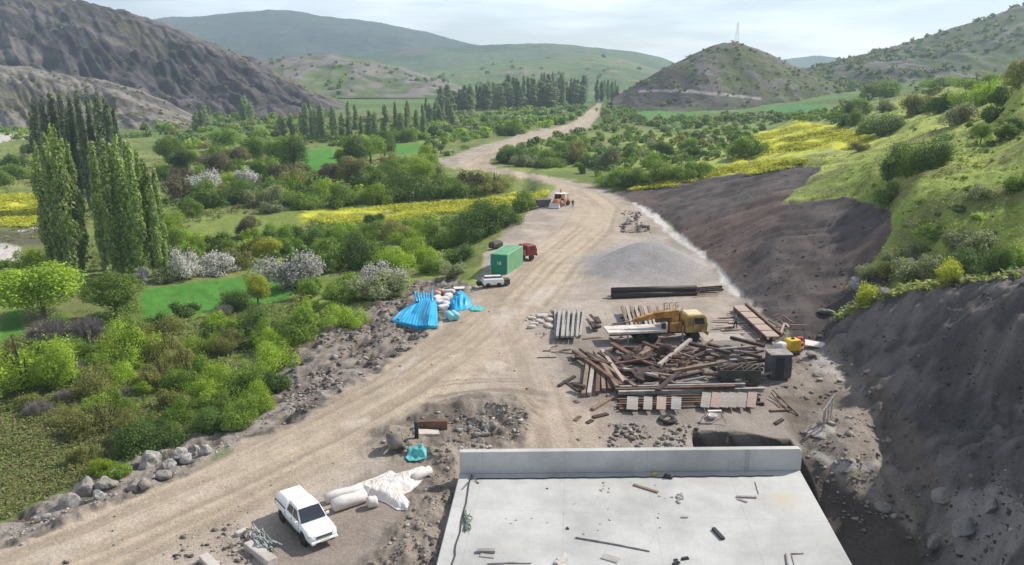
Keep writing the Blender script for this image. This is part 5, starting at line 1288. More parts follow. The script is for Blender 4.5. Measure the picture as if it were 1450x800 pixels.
loft_tarp('tarpaulin', [
  [(554,455,.0),(563,459,.0),(574,463,.0),(590,467,.0),(606,466,.0),(620,464,.0)],
  [(554,453,.12),(563,456,.2),(574,458,.55),(590,462,.6),(606,461,.5),(620,461,.15)],
  [(566,442,.45),(573,442,.75),(582,444,1.0),(594,446,1.1),(608,446,1.0),(620,448,.45)],
  [(577,434,.5),(584,432,1.0),(592,429,1.4),(602,427,1.55),(611,427,1.45),(619,434,.7)],
  [(582,431,.1),(588,427,.9),(596,424,1.25),(604,422,1.35),(612,422,1.2),(620,430,.1)]], 15, M_blue, 'bright blue ribbed tarpaulin draped over a stack beside the road', 'tarpaulin')
def h_b2(u, v, s, x, y): return 1.0 * sst(-1, 10, s) + .24 * vn(u * .26, v * .3, 5) * sst(0, 6, s) + .14 * ridged(u * .16, v * .2, 2, 6) * sst(0, 6, s)
sheet('tarpaulin', [(630,436),(640,424),(646,416),(655,414),(664,422),(669,433),(660,438),(645,441)], h_b2, M_blue, 'crumpled blue tarpaulin heap right of the white sacks', 'tarpaulin', 44, 34, .03)
sheet('plastic_sheet', [(664,437),(676,433),(686,437),(680,441),(668,441)], lambda u, v, s, x, y: .05 + .06 * vn(u * .4, v * .4, 9), M_teal, 'turquoise sheet flat on the ground right of the blue heap', 'sheet', 20, 12, .02)
for i in range(7):
    u = 590 + i * 3.6
    a = P3(u, 428, 1.3); b = P3(u - 2.5 + i * .5, 413.5 + (i % 3) * 1.4, 1.45 + .1 * (i % 2)); c = (a + b) / 2
    o = MB().pipe(a - c, b - c, .14, .115, 10).build('pipe', M_bluep, None, c, True)
    tag(o, 'blue plastic pipe end sticking out behind the blue tarpaulin', 'pipe', 'blue pipes behind the tarpaulin')
for i, (u, v, L_) in enumerate([(637, 447, 'pale blue plastic drum lying left of its twin'), (644, 446, 'pale blue plastic drum lying right of its twin')]):
    p = P3(u, v, .42)
    d = empty('drum', p, 1.9, L_ + ' by the blue heap', 'drum', 'pale blue drums')
    MB().lathe([(.001, -.85), (.3, -.85), (.4, -.75), (.4, .75), (.3, .85), (.001, .85)], (0, 0, 0), 16, 'X').build('barrel', M_lblue, d, smooth=True)
    for xx in (-.3, .3): MB().lathe([(.4, -.04), (.43, 0), (.4, .04)], (xx, 0, 0), 16, 'X').build('hoop', M_lblue, d, smooth=True)
def sack(u, v, dz, sx, sy, sz, m, label, grp, seed):
    p = P3(u, v, dz); rg = np.random.default_rng(seed)
    bm = bmesh.new(); bmesh.ops.create_icosphere(bm, subdivisions=3, radius=1)
    for q in bm.verts:
        n_ = float(fbm(np.array([q.co.x * 1.6 + seed]), np.array([q.co.y * 1.6 + q.co.z * 1.3]), 3, seed)[0])
        q.co = Vector((math.copysign(abs(q.co.x) ** .7, q.co.x) * sx, math.copysign(abs(q.co.y) ** .7, q.co.y) * sy, math.copysign(abs(q.co.z) ** .8, q.co.z) * sz)) * (1 + .22 * n_)
    me = bpy.data.meshes.new('sack'); bm.to_mesh(me); bm.free(); me.materials.append(m)
    me.polygons.foreach_set('use_smooth', [True] * len(me.polygons))
    o = link('sack', me, None, p); o.rotation_euler = (0, 0, rg.uniform(0, 3)); return tag(o, label, 'sack', grp)
for i, (u, v, dz, k) in enumerate([(615,428,.35,0),(622,430,.35,0),(628,425,.4,0),(634,420,.45,0),(637,414,.5,0),(618,423,.9,0),(627,436,.25,0),(631,431,.3,0)]):
    sack(u, v, dz, .75, .5, .42, M_sack, 'white bulging sack in the heap between the two blue tarpaulins', 'white sacks between the tarpaulins', 30 + i)
for i, (u, v) in enumerate([(619,416),(625,413)]):
    sack(u, v, .45, .6, .4, .36, M_psack, 'pinkish sack at the back of the white sack heap', 'pinkish sacks', 50 + i)
# white cloth, rolls, turquoise sheet
def h_cl(u, v, s, x, y): return .16 * sst(-1, 6, s) + .12 * sst(-.4, .7, vn(u * .05 + v * .03, v * .07, 12)) * sst(0, 8, s) + .045 * vn(u * .13, v * .16, 13) + .03 * ridged(u * .1 + v * .05, v * .12 - u * .04, 2, 14) + .04 * np.abs(ridged(u * .22 + v * .2 + .8 * vn(u * .08, v * .1, 21), v * .07 - u * .05, 2, 22)) * sst(0, 4, s) + .02 * ridged(u * .5, v * .6 + u * .2, 2, 23) * sst(0, 3, s) + .18 * np.exp(-((u - 560 + (v - 690) * 1.2) / 16) ** 2) * sst(0, 6, s)
sheet('geotextile', [(506,686),(530,678),(553,668),(560,672),(574,671),(598,662),(606,664),(600,678),(583,696),(570,701),(580,712),(576,723),(562,722),(548,713),(530,706),(516,698)], h_cl, M_cloth, 'white geotextile sheet crumpled on the ground behind the pickup', 'cloth', 170, 120, .03)
def roll(a, b, r, label, m=M_cloth, name='fabric_roll', cat='roll', grp='white fabric rolls'):
    pa, pb = P3(*a, r * .92), P3(*b, r * .92); c = (pa + pb) / 2; d = (pb - pa).normalized()
    o = MB().tube([pa - c - d * .05, pa - c, lerp(pa, pb, .3) - c + Vector((0, 0, .03)), lerp(pa, pb, .7) - c - Vector((0, 0, .03)), pb - c, pb - c + d * .05], [r * .8, r, r * 1.05, r * .97, r, r * .7], 14).build(name, m, None, c, True)
    return tag(o, label, cat, grp)
roll((472,716), (517,701), .42, 'white fabric roll lying nearest the pickup')
roll((462,706), (512,691), .34, 'white fabric roll just behind the nearest one')
roll((585,678), (609,665), .30, 'thin white roll end at the right tip of the cloth')
roll((521,712), (533,709), .36, 'short white rolled bundle under the front of the cloth')
sheet('plastic_sheet', [(574,650),(580,644),(592,643),(596,634),(603,640),(604,650),(592,654),(580,655)], lambda u, v, s, x, y: .12 + .35 * sst(0, 5, s) * (.6 + .6 * vn(u * .22, v * .25, 15)), M_teal, 'crumpled turquoise plastic sheet above the white cloth', 'sheet', 34, 26, .02)
# black post, culvert drum, slabs behind the cloth
p = P3(590, 620); tag(MB().lathe([(.16, -.3), (.16, 1.25), (.14, 1.3), (.001, 1.3)], (0, 0, 0), 14).build('post', M_dark, None, p, True), 'short black pipe post standing in the dirt mound', 'post')
pa = P3(549, 627, .45); pb = P3(570, 622, .5); c = (pa + pb) / 2
tag(MB().pipe(pa - c, pb - c, .62, .5, 20).build('culvert_pipe', mat('dirty grey pipe', (.16,.15,.13), .8, var=.3, dirt=(.3,.26,.22), dirt_amt=.5), None, c, True), 'dark culvert pipe lying half buried left of the black post', 'pipe')
p = P3(604, 613, .1); tag(MB().box((0, 0, 0), (1.9, .9, .25), (0, .1, .2)).build('concrete_slab', M_slab, None, p, bevel=.03), 'pale concrete slab right of the black post', 'slab')
p = P3(612, 601, .35); tag(MB().box((0, 0, 0), (2.3, .5, .7), (0, 0, .05)).build('concrete_beam', M_rust, None, p, bevel=.04), 'rust-brown trench box edge behind the pale slab', 'beam')
for (a, b, w_, h_, L_) in [((352,771),(386,797),.62,.5,'pale concrete beam in the rubble at the bottom left'), ((288,789),(316,818),.55,.45,'pale concrete beam at the bottom edge left of its neighbour'), ((334,757),(352,750),.4,.3,'short concrete piece beside the tangled wire'), ]:
    pa, pb = P3(*a, h_ * .35), P3(*b, h_ * .35); c = (pa + pb) / 2
    tag(MB().bar(pa - c, pb - c, w_, h_).build('concrete_beam', M_slab, None, c, bevel=.05), L_, 'beam', 'concrete beams')
mb = MB(); c = P3(374, 768)
for i in range(18):
    q = []; u0, v0 = 360 + rg.normal() * 5, 755 + rg.normal() * 3
    for k in range(7): q.append(P3(u0 + k * 4.2 + rg.normal() * 4, v0 + k * 3.6 + rg.normal() * 3, .12 + .5 * rg.random()) - c)
    mb.tube(q, rg.uniform(.02, .06), 5)
tag(mb.build('wire_tangle', mat('grey tangled netting', (.36,.37,.36), .7, var=.4, scale=5, dirt=(.12,.25,.24), dirt_amt=.5), None, c, True), 'tangle of grey wire and netting in the shadow of the pickup', 'wire')

# ------------------------------------------------------------------ scrap yard bars
def bar(name, label, cat, grp, a, b, w_, h_, m, za=None, zb=None, ibeam=False):
    za = h_ / 2 if za is None else za; zb = za if zb is None else zb
    pa, pb = P3(*a, za), P3(*b, zb); c = (pa + pb) / 2; pa -= c; pb -= c
    mb = MB()
    if ibeam:
        t_ = h_ * .14; up = Vector((0, 0, h_ / 2 - t_ / 2)); mb.bar(pa + up, pb + up, w_, t_); mb.bar(pa - up, pb - up, w_, t_); mb.bar(pa, pb, w_ * .25, h_ - 2 * t_ - .004)
    else: mb.bar(pa, pb, w_, h_)
    return tag(mb.build(name, m, None, c), label, cat, grp)
for i in range(9):
    u = 786 + i * 4.3; j = rng.normal() * 1.0
    bar('plank', 'long grey plank in the neat stack left of the crane truck', 'plank', 'grey planks left of the crane truck', (u + j, 478 - i * .3), (u + 2 + rng.normal() * 2 + i * .2, 437 + rng.normal() * 1.5), .24, .22, [M_greyp, M_pale, M_greyp][i % 3], .25 + .22 * (i % 2))
for i in range(5):
    u = 789 + i * 7
    bar('plank', 'long grey plank in the neat stack left of the crane truck', 'plank', 'grey planks left of the crane truck', (u, 477), (u + 3, 440), .26, .2, M_greyp, .66)
for i in range(7):
    u = 884 + i * 6.2
    bar('timber_beam', 'brown timber beam leaning in the row behind the crane truck', 'beam', 'brown beams behind the crane truck', (u + 6, 465), (u - 3, 434 + rng.normal() * 1.5), .3, .26, [M_brown, M_pale][i % 2], .4, .8)
for i in range(8):
    u = 914 + i * 6
    bar('timber_beam', 'short pale timber end behind the flatbed of the truck', 'beam', 'pale timber ends behind the flatbed', (u + 2, 462), (u - 2, 447 + rng.normal()), .28, .24, M_pale, .9, 1.0)
for i in range(12):
    u = 925 + rng.uniform(0, 36)
    bar('stake', 'thin reddish stake beyond the crane boom', 'stake', 'reddish stakes beyond the crane boom', (u, 446), (u + rng.normal() * 3, 434 + rng.normal() * 2), .12, .12, M_brown, .3, .7)
for i in range(12):
    u0, v0 = 838 + rng.uniform(0, 52), 452 + rng.uniform(-8, 14)
    bar('steel_scrap', 'dark twisted steel offcut between the grey planks and the truck', 'scrap', 'dark steel scraps left of the truck', (u0, v0), (u0 + rng.normal() * 16 + 8, v0 - rng.uniform(2, 12)), rng.uniform(.2, .6), rng.uniform(.12, .3), M_rustd, .25 + .35 * rng.random(), .4)
DB = [((826,559),(832,516),M_brown,'upright'),((834,558),(840,516),M_pale,'upright'),((846,556),(848,512),M_rust,'upright'),((855,552),(852,514),M_brown,'upright'),((864,552),(858,516),M_rust,'upright'),
      ((812,497),(880,546),M_rust,'slanting'),((822,494),(900,548),M_brown,'slanting'),((842,497),(874,548),M_brown,'slanting'),((852,496),(884,542),M_pink,'slanting'),((815,506),(866,516),M_rustd,'slanting'),((830,500),(912,540),M_rustd,'slanting'),((812,545),(828,548),M_rustd,'slanting')]
for a, b, m_, k in DB:
    bar('timber_beam', ('brown upright beam at the left edge of the scrap heap' if k == 'upright' else 'rusty slanting beam crossing the left of the scrap heap'), 'beam', k + ' beams in the scrap heap', a, b, .34, .3, m_, .25 if k == 'upright' else .5, .35 if k == 'upright' else .6)
def shell(u, v, r, L_, rz, tilt, m, label):
    mb = MB(); n = 14; ro, ri = r, r * .9; vs = []; fs = []
    for xx in (-L_ / 2, L_ / 2):
        for rr in (ro, ri):
            for k in range(n + 1):
                t = math.pi * k / n; vs.append((xx, rr * math.cos(t), rr * math.sin(t)))
    m1 = n + 1
    for k in range(n):
        fs += [(k, k + 1, m1 * 2 + k + 1, m1 * 2 + k), (m1 + k + 1, m1 + k, m1 * 3 + k, m1 * 3 + k + 1), (k + 1, k, m1 + k, m1 + k + 1), (m1 * 2 + k, m1 * 2 + k + 1, m1 * 3 + k + 1, m1 * 3 + k)]
    fs += [(0, m1 * 2, m1 * 3, m1), (n, m1 + n, m1 * 3 + n, m1 * 2 + n)]
    mb.add(vs, fs)
    for xx in (-L_ * .3, L_ * .3): mb.box((xx, 0, ro + .03), (.1, .3, .1))
    o = mb.build('formwork_shell', m, None, P3(u, v, .05)); o.rotation_euler = (tilt, .0, rz); return tag(o, label, 'steel shell', 'rusted formwork shells')
shell(909, 536, .95, 2.6, .5, .15, M_rustd, 'largest dark half-round steel shell in the scrap heap')
shell(935, 534, .75, 1.6, -.4, .1, M_rustd, 'small dark steel shell right of the largest one')
shell(893, 512, .7, 1.8, .2, -.2, M_rustd, 'dark steel shell behind the slanting beams')
shell(920, 513, .8, 1.6, 1.2, .3, M_rustd, 'dark steel shell standing askew below the truck wheels')
shell(966, 520, .6, 1.5, -.8, .2, M_rust, 'rusty steel shell in the middle of the scrap heap')
p = P3(942, 500, .85); o = MB().lathe([(.3, -.2), (.85, -.2), (.95, 0), (.85, .2), (.3, .2), (.3, -.2)], (0, 0, 0), 22, 'Y').build('cable_drum', M_rustd, None, p, True); o.rotation_euler = (0, 0, .4); tag(o, 'dark round drum standing on edge under the crane truck', 'drum')
for i in range(74):
    u0, v0 = rng.uniform(872, 1078), rng.uniform(490, 540)
    L_ = rng.uniform(14, 50); sl = rng.normal() * .28
    m_ = [M_rustd, M_rust, M_brown, M_steel, M_rustd, M_rustd, M_rust, M_greyp][rng.integers(8)]
    bar('scrap_bar', 'loose steel and timber bar jumbled in the middle of the scrap heap', 'bar', 'jumbled bars in the scrap heap', (u0 - L_ / 2, v0 + sl * L_ / 2), (u0 + L_ / 2, v0 - sl * L_ / 2), rng.uniform(.12, .4), rng.uniform(.1, .26), m_, .2 + rng.random() * .7, .2 + rng.random() * .7)
for a, b, m_, L_ in [((933,517),(978,481),M_pale,'long pale pole leaning up across the scrap heap'), ((965,484),(1035,500),M_rustd,'dark beam slanting right of the truck front wheel'), ((1003,488),(1078,506),M_rustd,'dark beam lying over the olive bins'), ((952,526),(1022,514),M_brown,'reddish plank lying left of the olive bins'), ((1035,478),(1082,490),M_rustd,'dark beam behind the olive bins'), ((1000,497),(1060,492),M_steel,'grey beam lying level behind the olive bins')]:
    bar('long_beam', L_, 'beam', 'long beams across the scrap heap', a, b, .34, .3, m_, .7, .9)
for k, (u, wd_) in enumerate([(1034, 2.0), (1060, 1.7)]):
    p = P3(u, 540); t = empty('steel_bin', p, -.05, ['dark olive steel bin left of its pair, filled with scrap', 'dark olive steel bin next to the dark cabin, filled with scrap'][k], 'bin', 'olive steel bins')
    mb = MB()
    for (c_, d_) in (((0, -.75, .65), (wd_, .06, 1.3)), ((0, .75, .65), (wd_, .06, 1.3)), ((-wd_ / 2 + .03, 0, .65), (.06, 1.44, 1.3)), ((wd_ / 2 - .03, 0, .65), (.06, 1.44, 1.3)), ((0, 0, .06), (wd_ - .1, 1.4, .1))): mb.box(c_, d_)
    mb.build('tub', M_olive, t)
    for s in (-.78, .78): MB().box((0, s * 1.02, 1.28), (wd_ + .1, .08, .08)).build('rim_rail', M_olive, t); MB().box((0, s * 1.02, .7), (wd_ + .1, .06, .08)).build('rim_rail', M_olive, t)
    mb = MB()
    for i in range(7):
        a = rng.uniform(-.6, .6, 2); mb.bar((a[0] - .5, a[1], 1.1), (a[0] + .5, a[1] * .5, 1.5 + .2 * rng.random()), .14, .1)
    mb.build('scrap_filling', M_brown, t)
for i in range(46):
    u0, v0 = rng.uniform(800, 1110), rng.uniform(474, 598)
    if 866 < u0 < 1080 and 486 < v0 < 590: continue
    L_ = rng.uniform(6, 26); sl = rng.normal() * .5
    bar('scrap_piece', 'small rusty scrap piece lying loose around the edge of the scrap heap', 'scrap', 'loose scrap pieces around the heap', (u0 - L_ / 2, v0 + sl * L_ / 2), (u0 + L_ / 2, v0 - sl * L_ / 2), rng.uniform(.1, .45), rng.uniform(.06, .2), [M_rustd, M_rust, M_brown, M_rustd][rng.integers(4)])
for i in range(26):
    u0, v0 = rng.uniform(862, 1000), rng.uniform(489, 512)
    L_ = rng.uniform(8, 30); sl = rng.normal() * .5
    bar('scrap_bar', 'dark rusted bar in the heap right below the crane truck', 'bar', 'dark bars below the crane truck', (u0 - L_ / 2, v0 + sl * L_ / 2), (u0 + L_ / 2, v0 - sl * L_ / 2), rng.uniform(.2, .6), rng.uniform(.12, .4), [M_rustd, M_rust, M_rustd][rng.integers(3)], .2 + .5 * rng.random(), .2 + .5 * rng.random())
for i in range(7):
    bar('steel_beam', 'long grey steel beam in the stack nearest the end wall', 'beam', 'long steel beams near the end wall', (874 + rng.uniform(-3, 6), 556 - (i % 4) * 3.6), (1040 + rng.uniform(0, 48) , 551 - (i % 4) * 3.0), .3, .3, [M_steel, M_greyp, M_rust][i % 3], .2 + .32 * (i // 4), None, True)
for i in range(6):
    bar('steel_beam', 'rust-brown lower beam under the long steel beams', 'beam', 'rusty lower beams near the end wall', (876 + rng.uniform(-3, 4), 563 + i * 3.4), (1076 + rng.uniform(-14, 14), 559 + i * 3.2), .26, .26, [M_rustd, M_rust][i % 2], .14, None, True)
for i, u in enumerate((896, 918, 937, 958)):
    bar('panel_plate', 'pale formwork plate in the left set of four on the beams', 'plate', 'left set of pale plates', (u, 562), (u - 1, 580), [.9, .7, .75, .8][i], .08, [M_pale, M_pale, M_pink, M_greyp][i], .75, .36)
for i, u in enumerate((1000, 1014, 1026, 1038, 1051, 1065)):
    bar('panel_plate', 'pale formwork plate in the right set of six on the beams', 'plate', 'right set of pale plates', (u + 1, 556), (u - 2, 577), .72, .09, [M_pale, M_pink, M_pale, M_pale, M_pale, M_pink][i], .8, .36)
p = P3(945, 594, .14); tag(MB().lathe([(.42, -.13), (.62, -.16), (.74, -.05), (.74, .05), (.62, .16), (.42, .13), (.36, 0), (.42, -.13)], (0, 0, 0), 24).build('tyre', M_black, None, p, True), 'worn black tyre lying flat in front of the pale plates', 'tyre')
p = P3(1011, 596)
t = empty('trestle', p, .05, 'small white-topped metal trestle on the dirt below the plates', 'trestle')
MB().box((0, 0, .86), (1.1, .26, .08)).build('top', M_cloth, t)
for sx in (-.6, .6):
    for sy in (-.35, .35): MB().bar((sx * .8, 0, .82), (sx * 1.4, sy * 1.6, .0), .05, .05).build('leg', M_steel, t)
p = P3(1008, 592, .0); tag(MB().lathe([(.001, .02), (.3, .02), (.42, .3), (.38, .32), (.27, .08), (.001, .08)], (0, 0, 0), 16).build('basin', M_sack, None, p, True), 'white basin standing under the trestle', 'basin')
for a, b, L_ in [((1094,552),(1130,588),'long thin pole lying right of the scrap heap'), ((1092,556),(1113,582),'shorter thin pole beside the long one')]:
    pa, pb = P3(*a, .5), P3(*b, .06); c = (pa + pb) / 2; tag(MB().tube([pa - c, pb - c], .06, 8).build('pole', M_rust, None, c, True), L_, 'pole')
# standing rail frame
p = P3(1164, 610); q = P3(1176, 592); d = (q - p); 
t = empty('rail_frame', p, math.atan2(d.y, d.x), 'pale metal rail frame standing at the brink right of the deck', 'rail frame')
ln = math.hypot(d.x, d.y); dzq = q.z - p.z
for k, sx in enumerate((0, .35, ln * .6, ln)): MB().bar((sx, 0, -.4 + dzq * sx / ln), (sx + .12, 0, 1.75 + dzq * sx / ln), .09, .09).build('upright', M_chrome if k < 2 else M_greyp, t)
for zz in (1.7, 1.0): MB().bar((0, .06, zz), (ln + .7, .06, zz + dzq + .15), .07, .07).build('rail', M_greyp, t)
# timber panels at the back right
for i in range(5):
    t0, t1 = i / 5, (i + .9) / 5
    a = (1046 + 50 * t0, 433 + 45 * t0); b = (1046 + 50 * t1, 433 + 45 * t1)
    bar('shuttering_panel', 'pinkish shuttering panel in the line along the toe of the bank', 'panel', 'pinkish panels along the bank', a, b, 1.35, .12, M_pink, .75, .75)
for a, b, L_ in [((1040,436),(1084,478),'brown beam carrying the left side of the pinkish panels'), ((1056,432),(1104,474),'brown beam carrying the right side of the pinkish panels')]:
    bar('timber_beam', L_, 'beam', 'beams under the pinkish panels', a, b, .25, .55, M_rust, .33)
for i in range(8):
    a0 = (1002 + rng.uniform(0, 30), 446 + i * 3.6); bar('board', 'pinkish board lying loose right of the crane truck cab', 'board', 'pinkish boards right of the truck', a0, (a0[0] + rng.uniform(22, 36), a0[1] + rng.uniform(-3, 1.5)), .32, .08, M_pink, .1 + .06 * (i % 3))
p = P3(1022, 477, .07); tag(MB().box((0, 0, 0), (4.4, 2.6, .06), (0, 0, .1)).build('plywood_sheet', M_pale, None, p), 'large pale plywood sheet flat on the ground before the worker', 'sheet')
for i in range(16):
    u0, v0 = 1078 + rng.uniform(0, 42), 446 + rng.uniform(0, 28)
    bar('scrap_board', 'broken board in the litter between the panels and the bank', 'board', 'broken boards by the bank', (u0, v0), (u0 + rng.normal() * 12, v0 + rng.normal() * 6), .2, .1, [M_brown, M_pink, M_olive, M_rust][i % 4], .2 + .3 * rng.random())
p = P3(1154, 487, .25); tag(MB().box((0, 0, 0), (1.9, 1.2, .06), (.15, .1, -.3)).build('white_sheet', M_cloth, None, p), 'white board lying alone at the foot of the dark bank', 'board')
# dark cabin, tank, drums
p = P3(1100, 533)
t = empty('site_cabin', p, .06, 'dark grey upright site cabin at the right end of the scrap heap', 'cabin')
MB().box((0, 0, 1.15), (1.9, 1.5, 2.2)).build('wall', mat('dark grey panel', (.075,.078,.085), .6, var=.2, scale=1.5, dirt=(.14,.13,.12), dirt_amt=.4), t, bevel=.03)
MB().box((0, 0, 2.32), (2.05, 1.65, .12)).build('roof', M_steel, t, bevel=.02)
MB().box((-.1, -.765, 1.1), (.8, .03, 1.9)).build('door', M_dark, t)
MB().box((1.05, 0, 1.0), (.08, 1.2, 1.7)).build('side_rack', M_steel, t)
p = P3(1121, 500)
t = empty('tank', p, .3, 'yellow box tank behind the dark cabin', 'tank')
MB().box((0, 0, .95), (1.25, 1.1, 1.1)).build('vessel', M_yel if False else mat('clean yellow plastic', (.68,.48,.04), .4, var=.1), t, bevel=.1)
MB().box((0, 0, .3), (1.3, 1.15, .18)).box((-.5, 0, .12), (.15, 1.1, .22)).box((.5, 0, .12), (.15, 1.1, .22)).build('pallet', M_brown, t)
MB().lathe([(.18, 0), (.18, .12), (.001, .12)], (0, 0, 1.5), 12).build('cap', M_dark, t)
sack(1105, 492, .9, .6, .5, .55, M_sack, 'white bulk bag between the dark cabin and the yellow tank', 'bulk bag', 71)
for k, (u, v) in enumerate([(1132, 489), (1133, 497)]):
    p = P3(u, v); t = empty('drum', p, 0, ['red drum with white band standing farther behind the yellow tank', 'red drum with white band standing nearer the yellow tank'][k], 'drum', 'red drums')
    MB().lathe([(.001, 0), (.29, 0), (.29, .88), (.001, .88)], (0, 0, 0), 16).build('barrel', mat('red drum paint', (.45,.05,.05), .45, var=.15), t, smooth=False)
    MB().lathe([(.295, .3), (.30, .42), (.295, .56)], (0, 0, 0), 16).build('band', M_sack, t)
# dark pipes beyond the truck
for i, (a, b, dz) in enumerate([((866,419),(986,414),.34),((866,415),(987,411),.34),((866,411),(986,407.5),.9)]):
    pa, pb = P3(*a, dz), P3(*b, dz); c = (pa + pb) / 2
    tag(MB().pipe(pa - c, pb - c, .34, .29, 16).build('pipe', mat('dark steel pipe', (.045,.036,.036), .6, var=.3, scale=1.5), None, c, True), ['lower front dark pipe in the row beyond the truck', 'dark pipe in the middle of the row beyond the truck', 'dark pipe on top of the row beyond the truck'][i], 'pipe', 'dark pipes')
for i in range(9):
    bar('steel_bar', 'black bar in the short bundle right of the dark pipes', 'bar', 'black bars in the short bundle', (988 + rng.uniform(0, 3), 408 + (i % 3) * 2.2), (1022 + rng.uniform(-4, 2), 405.5 + (i % 3) * 2.2), .25, .22, M_rustd, .2 + .25 * (i // 3))
for i in range(9):
    u0, v0 = 764 + rng.uniform(0, 34), 494 + rng.uniform(-2, 12)
    bar('stick', 'thin reddish stick scattered left of the scrap heap', 'stick', 'sticks left of the scrap heap', (u0, v0), (u0 + rng.normal() * 12, v0 + rng.normal() * 3), .1, .08, [M_rust, M_pink, M_brown][i % 3], .06)
for i in range(10):
    u0, v0 = 752 + rng.uniform(0, 28), 446 + rng.uniform(0, 30)
    sack(u0, v0, .12, .5, .34, .2, M_slab, 'pale lump of spilled cement beside the grey planks', 'pale lumps beside the grey planks', 80 + i)
# grey tub and loader far up the site
p = P3(769, 292)
t = empty('skip', p, .15, 'grey steel tub standing left of the orange loader', 'skip')
mb = MB(); mb.loft([rect(-1.2, 1.2, .8, .1), rect(-1.5, 1.5, 1.0, 1.5)]); mb.build('tub', mat('grey tub', (.16,.15,.155), .7, var=.2), t)
MB().box((0, -1.02, 1.5), (3.1, .08, .1)).box((0, 1.02, 1.5), (3.1, .08, .1)).box((-1.52, 0, 1.5), (.08, 2.0, .1)).box((1.52, 0, 1.5), (.08, 2.0, .1)).build('rim', M_steel, t)
p = P3(790, 292)
t = empty('wheel_loader', p, -1.9, 'orange and white backhoe loader beside the yellow strip', 'loader')
M_lo = mat('orange loader paint', (.55,.22,.08), .5, var=.2, dirt=(.4,.2,.14), dirt_amt=.5)
MB().box((.9, 0, 1.2), (1.9, 1.0, .8), taper=.85).build('hood', M_lo, t, bevel=.06)
MB().box((-.6, 0, 1.05), (2.0, 1.3, .6)).build('frame', M_lo, t, bevel=.04)
MB().loft([rect(-1.2, .2, .75, 1.35), rect(-1.15, .1, .70, 2.5)]).build('cab', M_glass, t)
MB().box((-.5, 0, 2.6), (1.7, 1.6, .14)).build('cab_roof', M_cloth, t, bevel=.04)
for s in (-1, 1):
    wheel(t, -.8, s * .85, .75, .45, 18, M_lo); wheel(t, 1.4, s * .8, .5, .35, 18, M_lo)
    MB().bar((.3, s * .6, 1.6), (2.4, s * .6, .8), .14, .25).build('loader_arm', M_lo, t)
MB().loft([[Vector((2.3, -1.1, .1)), Vector((3.2, -1.1, .1)), Vector((2.5, -1.1, 1.0))], [Vector((2.3, 1.1, .1)), Vector((3.2, 1.1, .1)), Vector((2.5, 1.1, 1.0))]]).build('bucket', M_cloth, t)
MB().bar((-1.5, 0, 1.2), (-2.0, 0, 3.2), .25, .3).bar((-2.0, 0, 3.2), (-2.9, 0, 2.0), .2, .25).box((-2.9, 0, 1.7), (.5, .5, .6)).build('backhoe_arm', M_lo, t)

# second machine beside the loader
p = P3(797, 291)
t = empty('road_roller', p, -2.3, 'small orange road roller standing just right of the loader', 'roller')
MB().box((-.5, 0, 1.05), (1.9, 1.3, .8), taper=.9).build('body', M_lo, t, bevel=.06)
MB().lathe([(.001, -.8), (.55, -.8), (.6, -.75), (.6, .75), (.55, .8), (.001, .8)], (1.1, 0, .6), 18, 'Y').build('drum', M_steel, t, smooth=True)
MB().bar((1.1, -.9, .6), (0, -.9, .95), .12, .2).bar((1.1, .9, .6), (0, .9, .95), .12, .2).box((.1, 0, .95), (.2, 1.9, .2)).build('yoke', M_lo, t)
for sx in (-.9, .3):
    for s in (-.6, .6): MB().bar((sx, s, 1.4), (sx, s, 2.5), .07, .07).build('canopy_post', M_dark, t)
MB().box((-.3, 0, 2.55), (1.7, 1.5, .1)).build('canopy', M_cloth, t, bevel=.03)
for s in (-1, 1): wheel(t, -.9, s * .6, .55, .4, 18, M_lo)

